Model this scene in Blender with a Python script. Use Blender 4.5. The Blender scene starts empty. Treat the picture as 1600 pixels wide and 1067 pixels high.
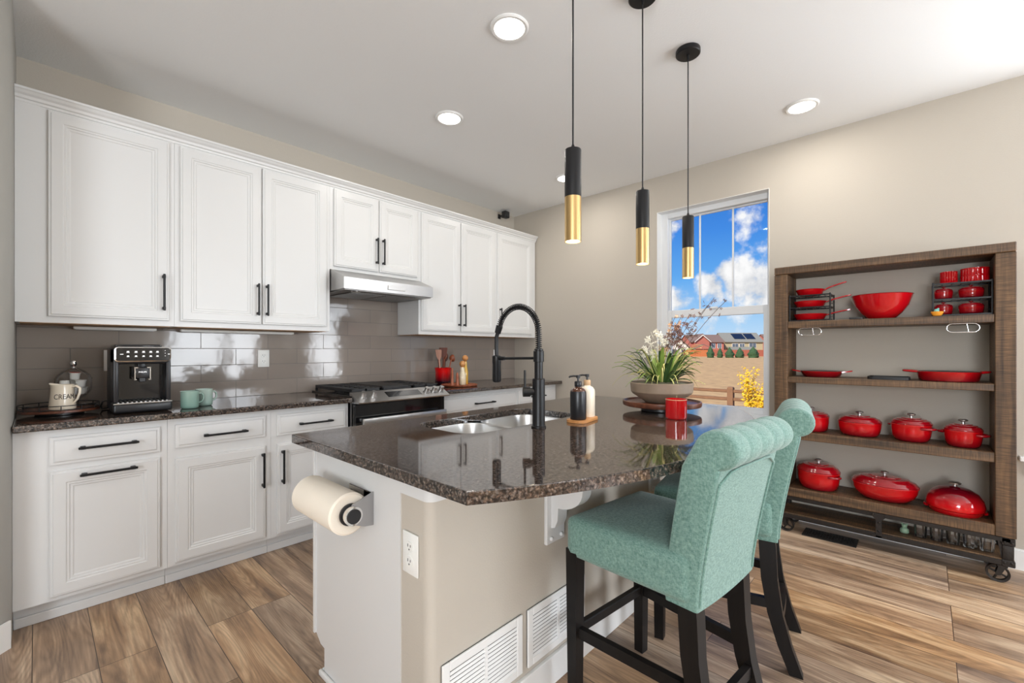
import bpy, bmesh, math, random
from math import sin, cos, pi, radians
from mathutils import Vector, Matrix
random.seed(11)
SC = bpy.context.scene
COL = SC.collection

# ------------------------------------------------------------------ camera, world, sun, window and fill light, exposure
cam = bpy.data.cameras.new('camera'); cam.sensor_width = 36.0
cam.lens = 693.0/1600*36; cam.shift_y = 13.5/1600; cam.clip_start = .02; cam.clip_end = 900
camo = bpy.data.objects.new('camera', cam); COL.objects.link(camo)
camo.location = (0, 0, 1.236); camo.rotation_euler = (radians(90), 0, radians(42.97-90))
SC.camera = camo
vs = SC.view_settings
vs.view_transform = 'Standard'; vs.look = 'None'; vs.gamma = 1.0; vs.use_curve_mapping = False
vs.exposure = 0.25
SC.cycles.max_bounces = 10; SC.cycles.diffuse_bounces = 5; SC.cycles.glossy_bounces = 5
SC.cycles.transmission_bounces = 8; SC.cycles.transparent_max_bounces = 12
SC.cycles.sample_clamp_indirect = 6; SC.cycles.caustics_reflective = False; SC.cycles.caustics_refractive = False
SC.cycles.use_denoising = True

def make_world():
    w = bpy.data.worlds.new('daylight_sky'); SC.world = w; w.use_nodes = True
    nt = w.node_tree; N = nt.nodes; L = nt.links; N.clear()
    out = N.new('ShaderNodeOutputWorld'); bg = N.new('ShaderNodeBackground')
    tc = N.new('ShaderNodeTexCoord')
    nrm = N.new('ShaderNodeVectorMath'); nrm.operation = 'NORMALIZE'; L.new(tc.outputs['Generated'], nrm.inputs[0])
    sep = N.new('ShaderNodeSeparateXYZ'); L.new(nrm.outputs[0], sep.inputs[0])
    ramp = N.new('ShaderNodeValToRGB'); L.new(sep.outputs['Z'], ramp.inputs[0])
    e = ramp.color_ramp.elements
    e[0].position = 0.0; e[0].color = (.62, .80, .97, 1)
    e[1].position = .34; e[1].color = (.03, .17, .62, 1)
    for p, c in ((.06, (.40, .66, .95, 1)), (.15, (.13, .42, .90, 1)), (.24, (.06, .27, .80, 1))):
        q = e.new(p); q.color = c
    noi = N.new('ShaderNodeTexNoise'); noi.inputs['Scale'].default_value = 17; noi.inputs['Detail'].default_value = 7
    noi.inputs['Roughness'].default_value = .58; L.new(nrm.outputs[0], noi.inputs['Vector'])
    tot = None
    blobs = [((.938, .318, .134), .036, 1.1), ((.943, .290, .155), .034, 1.1), ((.955, .265, .138), .052, 1.15), ((.966, .230, .122), .060, 1.1), ((.941, .312, .115), .030, .95),
             ((.973, .18, .13), .09, 1.0), ((.918, .382, .104), .034, .95), ((.888, .390, .255), .045, .85), ((.940, .243, .250), .050, .66), ((.952, .216, .215), .045, .62),
             ((.935, .352, .043), .040, .62), ((.945, .323, .050), .040, .66), ((.960, .275, .054), .045, .58), ((.87, .48, .07), .06, .8),
             ((.95, .05, .2), .14, .9), ((.6, .75, .3), .12, .7), ((.5, -.8, .3), .25, .8), ((-.5, -.8, .35), .3, .8)]
    for d, r, s in blobs:
        dv = Vector(d).normalized()
        ds = N.new('ShaderNodeVectorMath'); ds.operation = 'DISTANCE'
        L.new(nrm.outputs[0], ds.inputs[0]); ds.inputs[1].default_value = dv
        mr = N.new('ShaderNodeMapRange'); mr.interpolation_type = 'SMOOTHSTEP'
        L.new(ds.outputs['Value'], mr.inputs[0])
        mr.inputs[1].default_value = 0; mr.inputs[2].default_value = r*1.7
        mr.inputs[3].default_value = s; mr.inputs[4].default_value = 0
        if tot is None: tot = mr.outputs[0]
        else:
            mx = N.new('ShaderNodeMath'); mx.operation = 'MAXIMUM'; L.new(tot, mx.inputs[0]); L.new(mr.outputs[0], mx.inputs[1]); tot = mx.outputs[0]
    m1 = N.new('ShaderNodeMath'); m1.operation = 'MULTIPLY_ADD'; L.new(noi.outputs[0], m1.inputs[0]); m1.inputs[1].default_value = 2.2; m1.inputs[2].default_value = -1.45
    m2 = N.new('ShaderNodeMath'); m2.operation = 'ADD'; L.new(tot, m2.inputs[0]); L.new(m1.outputs[0], m2.inputs[1])
    m3 = N.new('ShaderNodeMapRange'); m3.interpolation_type = 'SMOOTHSTEP'; L.new(m2.outputs[0], m3.inputs[0])
    m3.inputs[1].default_value = .12; m3.inputs[2].default_value = .62
    cr = N.new('ShaderNodeValToRGB'); L.new(noi.outputs[0], cr.inputs[0])
    cr.color_ramp.elements[0].position = .38; cr.color_ramp.elements[0].color = (.62, .64, .68, 1)
    cr.color_ramp.elements[1].position = .62; cr.color_ramp.elements[1].color = (1.0, 1.0, 1.0, 1)
    mix = N.new('ShaderNodeMix'); mix.data_type = 'RGBA'
    L.new(m3.outputs[0], mix.inputs[0]); L.new(ramp.outputs[0], mix.inputs[6]); L.new(cr.outputs[0], mix.inputs[7])
    L.new(mix.outputs[2], bg.inputs[0]); bg.inputs[1].default_value = .82
    L.new(bg.outputs[0], out.inputs[0])
make_world()

def sun_light():
    l = bpy.data.lights.new('sun', 'SUN'); l.energy = 5.5; l.angle = radians(.6); l.color = (1, .94, .84)
    o = bpy.data.objects.new('sun', l); COL.objects.link(o); o.location = (-6, 1, 12)
    o.rotation_euler = Vector((.80, -.05, -.60)).to_track_quat('-Z', 'Y').to_euler()
sun_light()
def area_light(name, loc, direction, sx, sy, energy, col=(1, .98, .95)):
    l = bpy.data.lights.new(name, 'AREA'); l.shape = 'RECTANGLE'; l.size = sx; l.size_y = sy; l.energy = energy; l.color = col
    o = bpy.data.objects.new(name, l); COL.objects.link(o); o.location = loc
    o.rotation_euler = Vector(direction).to_track_quat('-Z', 'Z').to_euler()
# lamps at the rear and right windows, plus an added fill on the left
area_light('daylight_rear', (2.55, -3.90, 1.40), (-.15, 1, .62), 1.5, 1.75, 105, (.91, .955, 1))
area_light('fill_side', (-3.38, -1.6, 1.40), (1, .25, .70), 2.1, 1.5, 165, (.91, .955, 1))  # added fill lamp, aimed up to brighten the left side and ceiling
area_light('daylight_right', (3.80, -1.42, 1.56), (-1, 0, .05), 1.85, 1.7, 58, (.91, .955, 1))

# ------------------------------------------------------------------ helpers
def tag(o, label=None, cat=None, group=None, kind=None):
    if label: o['label'] = label
    if cat: o['category'] = cat
    if group: o['group'] = group
    if kind: o['kind'] = kind
    return o
def thing(name, label, cat, loc=(0, 0, 0), rz=0, group=None):
    o = bpy.data.objects.new(name, None); COL.objects.link(o); o.empty_display_size = .05
    o.location = loc; o.rotation_euler = (0, 0, rz)
    return tag(o, label, cat, group)
def copy_tree(o, parent=None):
    c = o.copy(); COL.objects.link(c); c.parent = parent
    for ch in list(o.children): copy_tree(ch, c)
    return c

class MB:
    def __init__(s): s.bm = bmesh.new()
    def _face(s, vs):
        try: return s.bm.faces.new(vs)
        except ValueError: return None
    def box(s, x0, x1, y0, y1, z0, z1, bev=0, seg=2, M=None):
        vs = [s.bm.verts.new((x, y, z)) for x in (x0, x1) for y in (y0, y1) for z in (z0, z1)]
        fs = [(0, 1, 3, 2), (4, 6, 7, 5), (0, 4, 5, 1), (2, 3, 7, 6), (0, 2, 6, 4), (1, 5, 7, 3)]
        F = [s.bm.faces.new([vs[i] for i in f]) for f in fs]
        if bev:
            es = list({e for f in F for e in f.edges})
            r = bmesh.ops.bevel(s.bm, geom=es, offset=bev, segments=seg, profile=.5, affect='EDGES')
            vs = list({v for f in r['faces'] for v in f.verts} | {v for f in F if f.is_valid for v in f.verts})
        if M is not None:
            for v in vs: v.co = M @ v.co
        return s
    def loft(s, rings, closed=True, cap=True):
        R = [[s.bm.verts.new(p) for p in r] for r in rings]
        n = len(R[0])
        for a, b in zip(R[:-1], R[1:]):
            for i in range(n if closed else n-1):
                j = (i+1) % n
                s._face([a[i], a[j], b[j], b[i]])
        if cap and closed:
            s._face(R[0][::-1]); s._face(R[-1])
        return s
    def lathe(s, prof, n=32, sx=1, sy=1, c=(0, 0, 0), cap=True, M=None):
        rings = []
        for r, z in prof:
            ring = [Vector((c[0]+r*sx*cos(2*pi*k/n), c[1]+r*sy*sin(2*pi*k/n), c[2]+z)) for k in range(n)]
            if M is not None: ring = [M @ p for p in ring]
            rings.append(ring)
        return s.loft(rings, True, cap)
    def cyl(s, p0, p1, r0, r1=None, n=20):
        r1 = r0 if r1 is None else r1
        return s.tube([p0, p1], [r0, r1], n)
    def tube(s, pts, r, n=8, closed=False):
        pts = [Vector(p) for p in pts]; m = len(pts)
        rr = r if isinstance(r, (list, tuple)) else [r]*m
        rings = []; prev = None
        for i, p in enumerate(pts):
            if closed: t = pts[(i+1) % m]-pts[i-1]
            else: t = pts[min(i+1, m-1)]-pts[max(i-1, 0)]
            t.normalize()
            if prev is None:
                a = Vector((0, 0, 1)) if abs(t.z) < .9 else Vector((1, 0, 0))
                u = t.cross(a).normalized()
            else:
                u = (prev - t*prev.dot(t)).normalized()
            prev = u; v = t.cross(u)
            rings.append([p+(u*cos(2*pi*k/n)+v*sin(2*pi*k/n))*rr[i] for k in range(n)])
        if closed: rings.append(rings[0]); return s.loft_closed(rings[:-1])
        return s.loft(rings)
    def loft_closed(s, rings):
        R = [[s.bm.verts.new(p) for p in r] for r in rings]; n = len(R[0]); m = len(R)
        for i in range(m):
            a, b = R[i], R[(i+1) % m]
            for k in range(n): s._face([a[k], a[(k+1) % n], b[(k+1) % n], b[k]])
        return s
    def prism(s, poly, axis, a, b):
        # poly: 2-D points; axis 'x' -> (y,z), 'y' -> (x,z), 'z' -> (x,y)
        def P(p, t):
            return {'x': (t, p[0], p[1]), 'y': (p[0], t, p[1]), 'z': (p[0], p[1], t)}[axis]
        return s.loft([[P(p, a) for p in poly], [P(p, b) for p in poly]])
    def frame(s, x0, x1, z0, z1, loops, y, back=None):
        """raised panel in the xz plane, front towards -y: loops of (inset, height above y)"""
        R = []
        for ins, hgt in loops:
            R.append([(x0+ins, y-hgt, z0+ins), (x1-ins, y-hgt, z0+ins), (x1-ins, y-hgt, z1-ins), (x0+ins, y-hgt, z1-ins)])
        return s.loft(R)
    def sphere(s, c, r, n=16, m=10, sc=(1, 1, 1)):
        rings = []
        for i in range(m+1):
            a = pi*i/m
            rr = max(sin(a), 1e-3)
            rings.append([(c[0]+r*sc[0]*rr*cos(2*pi*k/n), c[1]+r*sc[1]*rr*sin(2*pi*k/n), c[2]-r*sc[2]*cos(a)) for k in range(n)])
        return s.loft(rings)
    def quad(s, *p):
        s._face([s.bm.verts.new(q) for q in p]); return s
    def add_mesh(s, me, M):
        n0 = len(s.bm.verts); s.bm.from_mesh(me); s.bm.verts.ensure_lookup_table()
        for v in s.bm.verts[n0:]: v.co = M @ v.co
        return s
    def build(s, name, mat, parent=None, smooth=35, label=None, flat_big=False):
        bmesh.ops.recalc_face_normals(s.bm, faces=s.bm.faces)
        me = bpy.data.meshes.new(name); s.bm.to_mesh(me); s.bm.free()
        for m in (mat if isinstance(mat, (list, tuple)) else [mat]): me.materials.append(m)
        if smooth:
            me.shade_smooth(); me.set_sharp_from_angle(angle=radians(smooth))
            if flat_big:
                for p in me.polygons:
                    if abs(p.normal.z) > .999: p.use_smooth = False
        o = bpy.data.objects.new(name, me); COL.objects.link(o)
        if parent: o.parent = parent
        if label: o['label'] = label
        return o

def rrect(x0, x1, y0, y1, r, n=6):
    P = []
    for cx, cy, a in ((x1-r, y1-r, 0), (x0+r, y1-r, 90), (x0+r, y0+r, 180), (x1-r, y0+r, 270)):
        for k in range(n+1):
            t = radians(a+90*k/n); P.append((cx+r*cos(t), cy+r*sin(t)))
    return P
def text_mesh(txt, size, ext):
    c = bpy.data.curves.new('lettering', 'FONT'); c.body = txt; c.size = size; c.extrude = ext; c.align_x = 'CENTER'; c.align_y = 'CENTER'; c.resolution_u = 3
    o = bpy.data.objects.new('lettering', c); COL.objects.link(o)
    dg = bpy.context.evaluated_depsgraph_get()
    me = bpy.data.meshes.new_from_object(o.evaluated_get(dg)); me.materials.clear()
    bpy.data.objects.remove(o); bpy.data.curves.remove(c)
    return me

# ------------------------------------------------------------------ materials
def srgb(r, g, b):
    f = lambda c: (c/255/12.92) if c/255 <= .04045 else ((c/255+.055)/1.055)**2.4
    return (f(r), f(g), f(b), 1)
def principled(name):
    m = bpy.data.materials.new(name); m.use_nodes = True
    nt = m.node_tree; p = nt.nodes['Principled BSDF']
    return m, nt, p
def simple(name, col, rough=.5, metal=0, spec=.5, noise=0, nscale=60, bump=0, bscale=200, coat=0, stretch=None):
    m, nt, p = principled(name); N = nt.nodes; L = nt.links
    p.inputs['Base Color'].default_value = col; p.inputs['Roughness'].default_value = rough
    p.inputs['Metallic'].default_value = metal; p.inputs['Specular IOR Level'].default_value = spec
    p.inputs['Coat Weight'].default_value = coat
    tc = N.new('ShaderNodeTexCoord'); vec = tc.outputs['Object']
    if stretch:
        mp = N.new('ShaderNodeMapping'); mp.inputs['Scale'].default_value = stretch; L.new(vec, mp.inputs[0]); vec = mp.outputs[0]
    if noise:
        n = N.new('ShaderNodeTexNoise'); n.inputs['Scale'].default_value = nscale; n.inputs['Detail'].default_value = 4; L.new(vec, n.inputs['Vector'])
        h = N.new('ShaderNodeMix'); h.data_type = 'RGBA'; h.blend_type = 'MIX'
        L.new(n.outputs[0], h.inputs[0])
        h.inputs[6].default_value = tuple(c*(1-noise) for c in col[:3])+(1,)
        h.inputs[7].default_value = tuple(min(1, c*(1+noise)) for c in col[:3])+(1,)
        L.new(h.outputs[2], p.inputs['Base Color'])
    if bump:
        n = N.new('ShaderNodeTexNoise'); n.inputs['Scale'].default_value = bscale; n.inputs['Detail'].default_value = 3; L.new(vec, n.inputs['Vector'])
        b = N.new('ShaderNodeBump'); b.inputs['Strength'].default_value = bump; b.inputs['Distance'].default_value = .002
        L.new(n.outputs[0], b.inputs['Height']); L.new(b.outputs[0], p.inputs['Normal'])
    return m
def emit(name, col, s):
    m, nt, p = principled(name)
    p.inputs['Base Color'].default_value = (.8, .8, .8, 1)
    p.inputs['Emission Color'].default_value = col; p.inputs['Emission Strength'].default_value = s
    return m
def glass_pane(name, blend=.12, amt=.6):
    m = bpy.data.materials.new(name); m.use_nodes = True; nt = m.node_tree; N = nt.nodes; L = nt.links; N.clear()
    o = N.new('ShaderNodeOutputMaterial'); t = N.new('ShaderNodeBsdfTransparent'); g = N.new('ShaderNodeBsdfGlossy'); g.inputs['Roughness'].default_value = .02
    mx = N.new('ShaderNodeMixShader'); lw = N.new('ShaderNodeLayerWeight'); lw.inputs[0].default_value = blend
    ml = N.new('ShaderNodeMath'); ml.operation = 'MULTIPLY'; ml.inputs[1].default_value = amt
    L.new(lw.outputs['Fresnel'], ml.inputs[0]); L.new(ml.outputs[0], mx.inputs[0])
    L.new(t.outputs[0], mx.inputs[1]); L.new(g.outputs[0], mx.inputs[2]); L.new(mx.outputs[0], o.inputs[0])
    return m
def glass_solid(name, tint=(1, 1, 1, 1), rough=0):
    m, nt, p = principled(name)
    p.inputs['Base Color'].default_value = tint; p.inputs['Transmission Weight'].default_value = 1; p.inputs['Roughness'].default_value = rough; p.inputs['IOR'].default_value = 1.45
    return m

def floor_mat():
    m, nt, p = principled('oak_plank_floor'); N = nt.nodes; L = nt.links
    tc = N.new('ShaderNodeTexCoord'); sp = N.new('ShaderNodeSeparateXYZ'); L.new(tc.outputs['Object'], sp.inputs[0])
    def math(op, a, b=None, c=None):
        n = N.new('ShaderNodeMath'); n.operation = op
        for i, v in enumerate((a, b, c)):
            if v is None: continue
            if isinstance(v, (int, float)): n.inputs[i].default_value = v
            else: L.new(v, n.inputs[i])
        return n.outputs[0]
    u = math('ADD', sp.outputs['Y'], 40.35); v = math('ADD', sp.outputs['X'], .01+.178*40)
    cb = N.new('ShaderNodeCombineXYZ'); L.new(u, cb.inputs[0]); L.new(v, cb.inputs[1])
    br = N.new('ShaderNodeTexBrick'); L.new(cb.outputs[0], br.inputs['Vector'])
    br.inputs['Scale'].default_value = 1; br.inputs['Brick Width'].default_value = 1.22; br.inputs['Row Height'].default_value = .178
    br.inputs['Mortar Size'].default_value = .0016; br.inputs['Mortar Smooth'].default_value = .3
    br.offset = .37; br.offset_frequency = 3; br.squash = 1
    br.inputs['Color1'].default_value = (0, 0, 0, 1); br.inputs['Color2'].default_value = (1, 1, 1, 1); br.inputs['Mortar'].default_value = (.5, .5, .5, 1)
    rnd = N.new('ShaderNodeSeparateColor'); L.new(br.outputs['Color'], rnd.inputs[0]); r = rnd.outputs[0]
    # grain coordinates shifted per plank
    gu = math('MULTIPLY_ADD', r, 37.0, u); gz = math('MULTIPLY', r, 19.0)
    g1 = N.new('ShaderNodeCombineXYZ'); L.new(math('MULTIPLY', gu, 1.1), g1.inputs[0]); L.new(math('MULTIPLY', v, 10.0), g1.inputs[1]); L.new(gz, g1.inputs[2])
    n1 = N.new('ShaderNodeTexNoise'); n1.inputs['Scale'].default_value = 1.3; n1.inputs['Detail'].default_value = 6; n1.inputs['Roughness'].default_value = .62; n1.inputs['Distortion'].default_value = .5
    L.new(g1.outputs[0], n1.inputs['Vector'])
    g2 = N.new('ShaderNodeCombineXYZ'); L.new(math('MULTIPLY', gu, 5.0), g2.inputs[0]); L.new(math('MULTIPLY', v, 150.0), g2.inputs[1]); L.new(gz, g2.inputs[2])
    n2 = N.new('ShaderNodeTexNoise'); n2.inputs['Scale'].default_value = 1.0; n2.inputs['Detail'].default_value = 3; L.new(g2.outputs[0], n2.inputs['Vector'])
    # cathedral rings
    g3 = N.new('ShaderNodeCombineXYZ'); L.new(math('MULTIPLY', gu, .55), g3.inputs[0]); L.new(math('MULTIPLY', v, 5.5), g3.inputs[1]); L.new(gz, g3.inputs[2])
    n3 = N.new('ShaderNodeTexNoise'); n3.inputs['Scale'].default_value = 1.1; n3.inputs['Detail'].default_value = 1; L.new(g3.outputs[0], n3.inputs['Vector'])
    ring = math('ABSOLUTE', math('SUBTRACT', math('FRACT', math('MULTIPLY', n3.outputs[0], 34.0)), .5))
    ramp = N.new('ShaderNodeValToRGB'); L.new(n1.outputs[0], ramp.inputs[0]); e = ramp.color_ramp.elements
    e[0].position = .28; e[0].color = srgb(104, 80, 62); e[1].position = .70; e[1].color = srgb(222, 192, 156)
    q = e.new(.5); q.color = srgb(174, 140, 107)
    mg = N.new('ShaderNodeMix'); mg.data_type = 'RGBA'; mg.blend_type = 'MULTIPLY'; mg.inputs[0].default_value = 1
    rg = N.new('ShaderNodeMapRange'); L.new(n2.outputs[0], rg.inputs[0]); rg.inputs[1].default_value = .3; rg.inputs[2].default_value = .7; rg.inputs[3].default_value = .84; rg.inputs[4].default_value = 1.08
    L.new(ramp.outputs[0], mg.inputs[6]); L.new(rg.outputs[0], mg.inputs[7])
    mr = N.new('ShaderNodeMix'); mr.data_type = 'RGBA'; mr.blend_type = 'MULTIPLY'; mr.inputs[0].default_value = 1
    rr = N.new('ShaderNodeMapRange'); L.new(ring, rr.inputs[0]); rr.inputs[1].default_value = .05; rr.inputs[2].default_value = .35; rr.inputs[3].default_value = .82; rr.inputs[4].default_value = 1.04
    L.new(mg.outputs[2], mr.inputs[6]); L.new(rr.outputs[0], mr.inputs[7])
    mt = N.new('ShaderNodeMix'); mt.data_type = 'RGBA'; mt.blend_type = 'MULTIPLY'; mt.inputs[0].default_value = 1
    tr = N.new('ShaderNodeMapRange'); L.new(r, tr.inputs[0]); tr.inputs[3].default_value = .74; tr.inputs[4].default_value = 1.14
    L.new(mr.outputs[2], mt.inputs[6]); L.new(tr.outputs[0], mt.inputs[7])
    hs = N.new('ShaderNodeHueSaturation'); L.new(mt.outputs[2], hs.inputs['Color'])
    sr = math('FRACT', math('MULTIPLY', r, 7.31)); sm = N.new('ShaderNodeMapRange'); L.new(sr, sm.inputs[0]); sm.inputs[3].default_value = .76; sm.inputs[4].default_value = 1.12; L.new(sm.outputs[0], hs.inputs['Saturation'])
    mm = N.new('ShaderNodeMix'); mm.data_type = 'RGBA'; L.new(br.outputs['Fac'], mm.inputs[0]); L.new(hs.outputs[0], mm.inputs[6]); mm.inputs[7].default_value = srgb(62, 46, 34)
    L.new(mm.outputs[2], p.inputs['Base Color'])
    p.inputs['Roughness'].default_value = .36
    b = N.new('ShaderNodeBump'); b.inputs['Strength'].default_value = .12; b.inputs['Distance'].default_value = .001
    L.new(n2.outputs[0], b.inputs['Height']); L.new(b.outputs[0], p.inputs['Normal'])
    return m
def granite_mat():
    m, nt, p = principled('brown_granite'); N = nt.nodes; L = nt.links
    tc = N.new('ShaderNodeTexCoord')
    n1 = N.new('ShaderNodeTexNoise'); n1.inputs['Scale'].default_value = 105; n1.inputs['Detail'].default_value = 5; n1.inputs['Roughness'].default_value = .7
    n2 = N.new('ShaderNodeTexVoronoi'); n2.inputs['Scale'].default_value = 190; n2.inputs['Randomness'].default_value = 1
    n3 = N.new('ShaderNodeTexNoise'); n3.inputs['Scale'].default_value = 18; n3.inputs['Detail'].default_value = 3
    for n in (n1, n2, n3): L.new(tc.outputs['Object'], n.inputs['Vector'])
    r1 = N.new('ShaderNodeValToRGB'); L.new(n1.outputs[0], r1.inputs[0]); e = r1.color_ramp.elements
    e[0].position = .42; e[0].color = (.006, .006, .007, 1); e[1].position = .68; e[1].color = (.36, .28, .22, 1)
    q = e.new(.48); q.color = (.016, .012, .010, 1); q = e.new(.57); q.color = (.12, .074, .052, 1)
    sc = N.new('ShaderNodeSeparateColor'); L.new(n2.outputs['Color'], sc.inputs[0])
    r2 = N.new('ShaderNodeValToRGB'); L.new(sc.outputs[0], r2.inputs[0]); e = r2.color_ramp.elements; r2.color_ramp.interpolation = 'CONSTANT'
    e[0].position = 0; e[0].color = (.008, .008, .009, 1); e[1].position = .86; e[1].color = (.16, .135, .12, 1)
    q = e.new(.35); q.color = (.075, .046, .032, 1); q = e.new(.6); q.color = (.016, .014, .013, 1)
    mx = N.new('ShaderNodeMix'); mx.data_type = 'RGBA'; L.new(n3.outputs[0], mx.inputs[0]); L.new(r1.outputs[0], mx.inputs[6]); L.new(r2.outputs[0], mx.inputs[7])
    L.new(mx.outputs[2], p.inputs['Base Color'])
    p.inputs['Roughness'].default_value = .05; p.inputs['IOR'].default_value = 2.1
    # the minerals of the slab take the polish differently
    sl = N.new('ShaderNodeMapRange'); L.new(n1.outputs[0], sl.inputs[0]); sl.inputs[1].default_value = .40; sl.inputs[2].default_value = .62; sl.inputs[3].default_value = .22; sl.inputs[4].default_value = .72
    L.new(sl.outputs[0], p.inputs['Specular IOR Level'])
    return m
def tile_mat():
    m, nt, p = principled('glossy_taupe_tile'); N = nt.nodes; L = nt.links
    tc = N.new('ShaderNodeTexCoord'); sp = N.new('ShaderNodeSeparateXYZ'); L.new(tc.outputs['Object'], sp.inputs[0])
    ax = N.new('ShaderNodeMath'); ax.operation = 'ADD'; L.new(sp.outputs['X'], ax.inputs[0]); ax.inputs[1].default_value = 4.05-.131+.2025
    az = N.new('ShaderNodeMath'); az.operation = 'ADD'; L.new(sp.outputs['Z'], az.inputs[0]); az.inputs[1].default_value = -.914
    cb = N.new('ShaderNodeCombineXYZ'); L.new(ax.outputs[0], cb.inputs[0]); L.new(az.outputs[0], cb.inputs[1])
    br = N.new('ShaderNodeTexBrick'); L.new(cb.outputs[0], br.inputs['Vector']); br.inputs['Scale'].default_value = 1
    br.inputs['Brick Width'].default_value = .405; br.inputs['Row Height'].default_value = .111; br.inputs['Mortar Size'].default_value = .0017; br.inputs['Mortar Smooth'].default_value = .4
    br.inputs['Color1'].default_value = srgb(150, 139, 130); br.inputs['Color2'].default_value = srgb(142, 132, 124); br.inputs['Mortar'].default_value = srgb(112, 106, 101)
    L.new(br.outputs['Color'], p.inputs['Base Color'])
    rr = N.new('ShaderNodeMapRange'); L.new(br.outputs['Fac'], rr.inputs[0]); rr.inputs[3].default_value = .08; rr.inputs[4].default_value = .7
    L.new(rr.outputs[0], p.inputs['Roughness']); p.inputs['Specular IOR Level'].default_value = .55
    n = N.new('ShaderNodeTexNoise'); n.inputs['Scale'].default_value = 9; n.inputs['Detail'].default_value = 2; L.new(tc.outputs['Object'], n.inputs['Vector'])
    inv = N.new('ShaderNodeMath'); inv.operation = 'MULTIPLY_ADD'; L.new(br.outputs['Fac'], inv.inputs[0]); inv.inputs[1].default_value = -.9; L.new(n.outputs[0], inv.inputs[2])
    b = N.new('ShaderNodeBump'); b.inputs['Strength'].default_value = .35; b.inputs['Distance'].default_value = .003; L.new(inv.outputs[0], b.inputs['Height']); L.new(b.outputs[0], p.inputs['Normal'])
    return m
def wood_mat(name, dark, light, scale=1.0, axis=1, rough=.55, saw=0):
    m, nt, p = principled(name); N = nt.nodes; L = nt.links
    tc = N.new('ShaderNodeTexCoord'); mp = N.new('ShaderNodeMapping')
    s = [34*scale]*3; s[axis] = 2.2*scale; mp.inputs['Scale'].default_value = s
    L.new(tc.outputs['Object'], mp.inputs[0])
    n = N.new('ShaderNodeTexNoise'); n.inputs['Scale'].default_value = 1; n.inputs['Detail'].default_value = 6; n.inputs['Distortion'].default_value = .4; L.new(mp.outputs[0], n.inputs['Vector'])
    r = N.new('ShaderNodeValToRGB'); L.new(n.outputs[0], r.inputs[0]); e = r.color_ramp.elements
    e[0].position = .3; e[0].color = dark; e[1].position = .72; e[1].color = light
    col = r.outputs[0]
    if saw:
        mp2 = N.new('ShaderNodeMapping'); s2 = [14.0]*3; s2[axis] = 260.0; mp2.inputs['Scale'].default_value = s2; L.new(tc.outputs['Object'], mp2.inputs[0])
        n2 = N.new('ShaderNodeTexNoise'); n2.inputs['Scale'].default_value = 1; n2.inputs['Detail'].default_value = 2; L.new(mp2.outputs[0], n2.inputs['Vector'])
        mr = N.new('ShaderNodeMapRange'); L.new(n2.outputs[0], mr.inputs[0]); mr.inputs[1].default_value = .35; mr.inputs[2].default_value = .65; mr.inputs[3].default_value = 1-saw; mr.inputs[4].default_value = 1+saw*.4
        mx = N.new('ShaderNodeMix'); mx.data_type = 'RGBA'; mx.blend_type = 'MULTIPLY'; mx.inputs[0].default_value = 1; L.new(col, mx.inputs[6]); L.new(mr.outputs[0], mx.inputs[7]); col = mx.outputs[2]
    L.new(col, p.inputs['Base Color']); p.inputs['Roughness'].default_value = rough
    b = N.new('ShaderNodeBump'); b.inputs['Strength'].default_value = .2; b.inputs['Distance'].default_value = .001; L.new(n.outputs[0], b.inputs['Height']); L.new(b.outputs[0], p.inputs['Normal'])
    return m
def fabric_mat():
    m, nt, p = principled('teal_linen'); N = nt.nodes; L = nt.links
    tc = N.new('ShaderNodeTexCoord')
    outs = []
    for s in ((900, 110, 110), (110, 110, 900), (110, 900, 110)):
        mp = N.new('ShaderNodeMapping'); mp.inputs['Scale'].default_value = s; L.new(tc.outputs['Object'], mp.inputs[0])
        n = N.new('ShaderNodeTexNoise'); n.inputs['Scale'].default_value = 1; n.inputs['Detail'].default_value = 2; L.new(mp.outputs[0], n.inputs['Vector']); outs.append(n.outputs[0])
    a = N.new('ShaderNodeMath'); a.operation = 'ADD'; L.new(outs[0], a.inputs[0]); L.new(outs[1], a.inputs[1])
    a2 = N.new('ShaderNodeMath'); a2.operation = 'ADD'; L.new(a.outputs[0], a2.inputs[0]); L.new(outs[2], a2.inputs[1])
    r = N.new('ShaderNodeValToRGB'); mr = N.new('ShaderNodeMapRange'); mr.inputs[1].default_value = 1.1; mr.inputs[2].default_value = 1.9; L.new(a2.outputs[0], mr.inputs[0]); L.new(mr.outputs[0], r.inputs[0])
    e = r.color_ramp.elements; e[0].color = srgb(82, 119, 110); e[1].color = srgb(140, 172, 161)
    L.new(r.outputs[0], p.inputs['Base Color']); p.inputs['Roughness'].default_value = .9; p.inputs['Sheen Weight'].default_value = .25; p.inputs['Specular IOR Level'].default_value = .2
    b = N.new('ShaderNodeBump'); b.inputs['Strength'].default_value = .25; b.inputs['Distance'].default_value = .001; L.new(a2.outputs[0], b.inputs['Height']); L.new(b.outputs[0], p.inputs['Normal'])
    return m
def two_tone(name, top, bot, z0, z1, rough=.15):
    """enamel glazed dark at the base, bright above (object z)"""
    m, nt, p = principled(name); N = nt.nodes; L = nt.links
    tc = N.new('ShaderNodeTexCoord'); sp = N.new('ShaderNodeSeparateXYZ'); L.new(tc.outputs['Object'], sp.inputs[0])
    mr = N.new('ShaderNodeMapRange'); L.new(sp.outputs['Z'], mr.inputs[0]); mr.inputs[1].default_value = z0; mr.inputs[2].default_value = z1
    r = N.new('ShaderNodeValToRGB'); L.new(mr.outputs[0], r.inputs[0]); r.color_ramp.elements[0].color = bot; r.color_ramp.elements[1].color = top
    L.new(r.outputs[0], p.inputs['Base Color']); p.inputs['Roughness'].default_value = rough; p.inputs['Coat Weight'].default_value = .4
    return m

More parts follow.
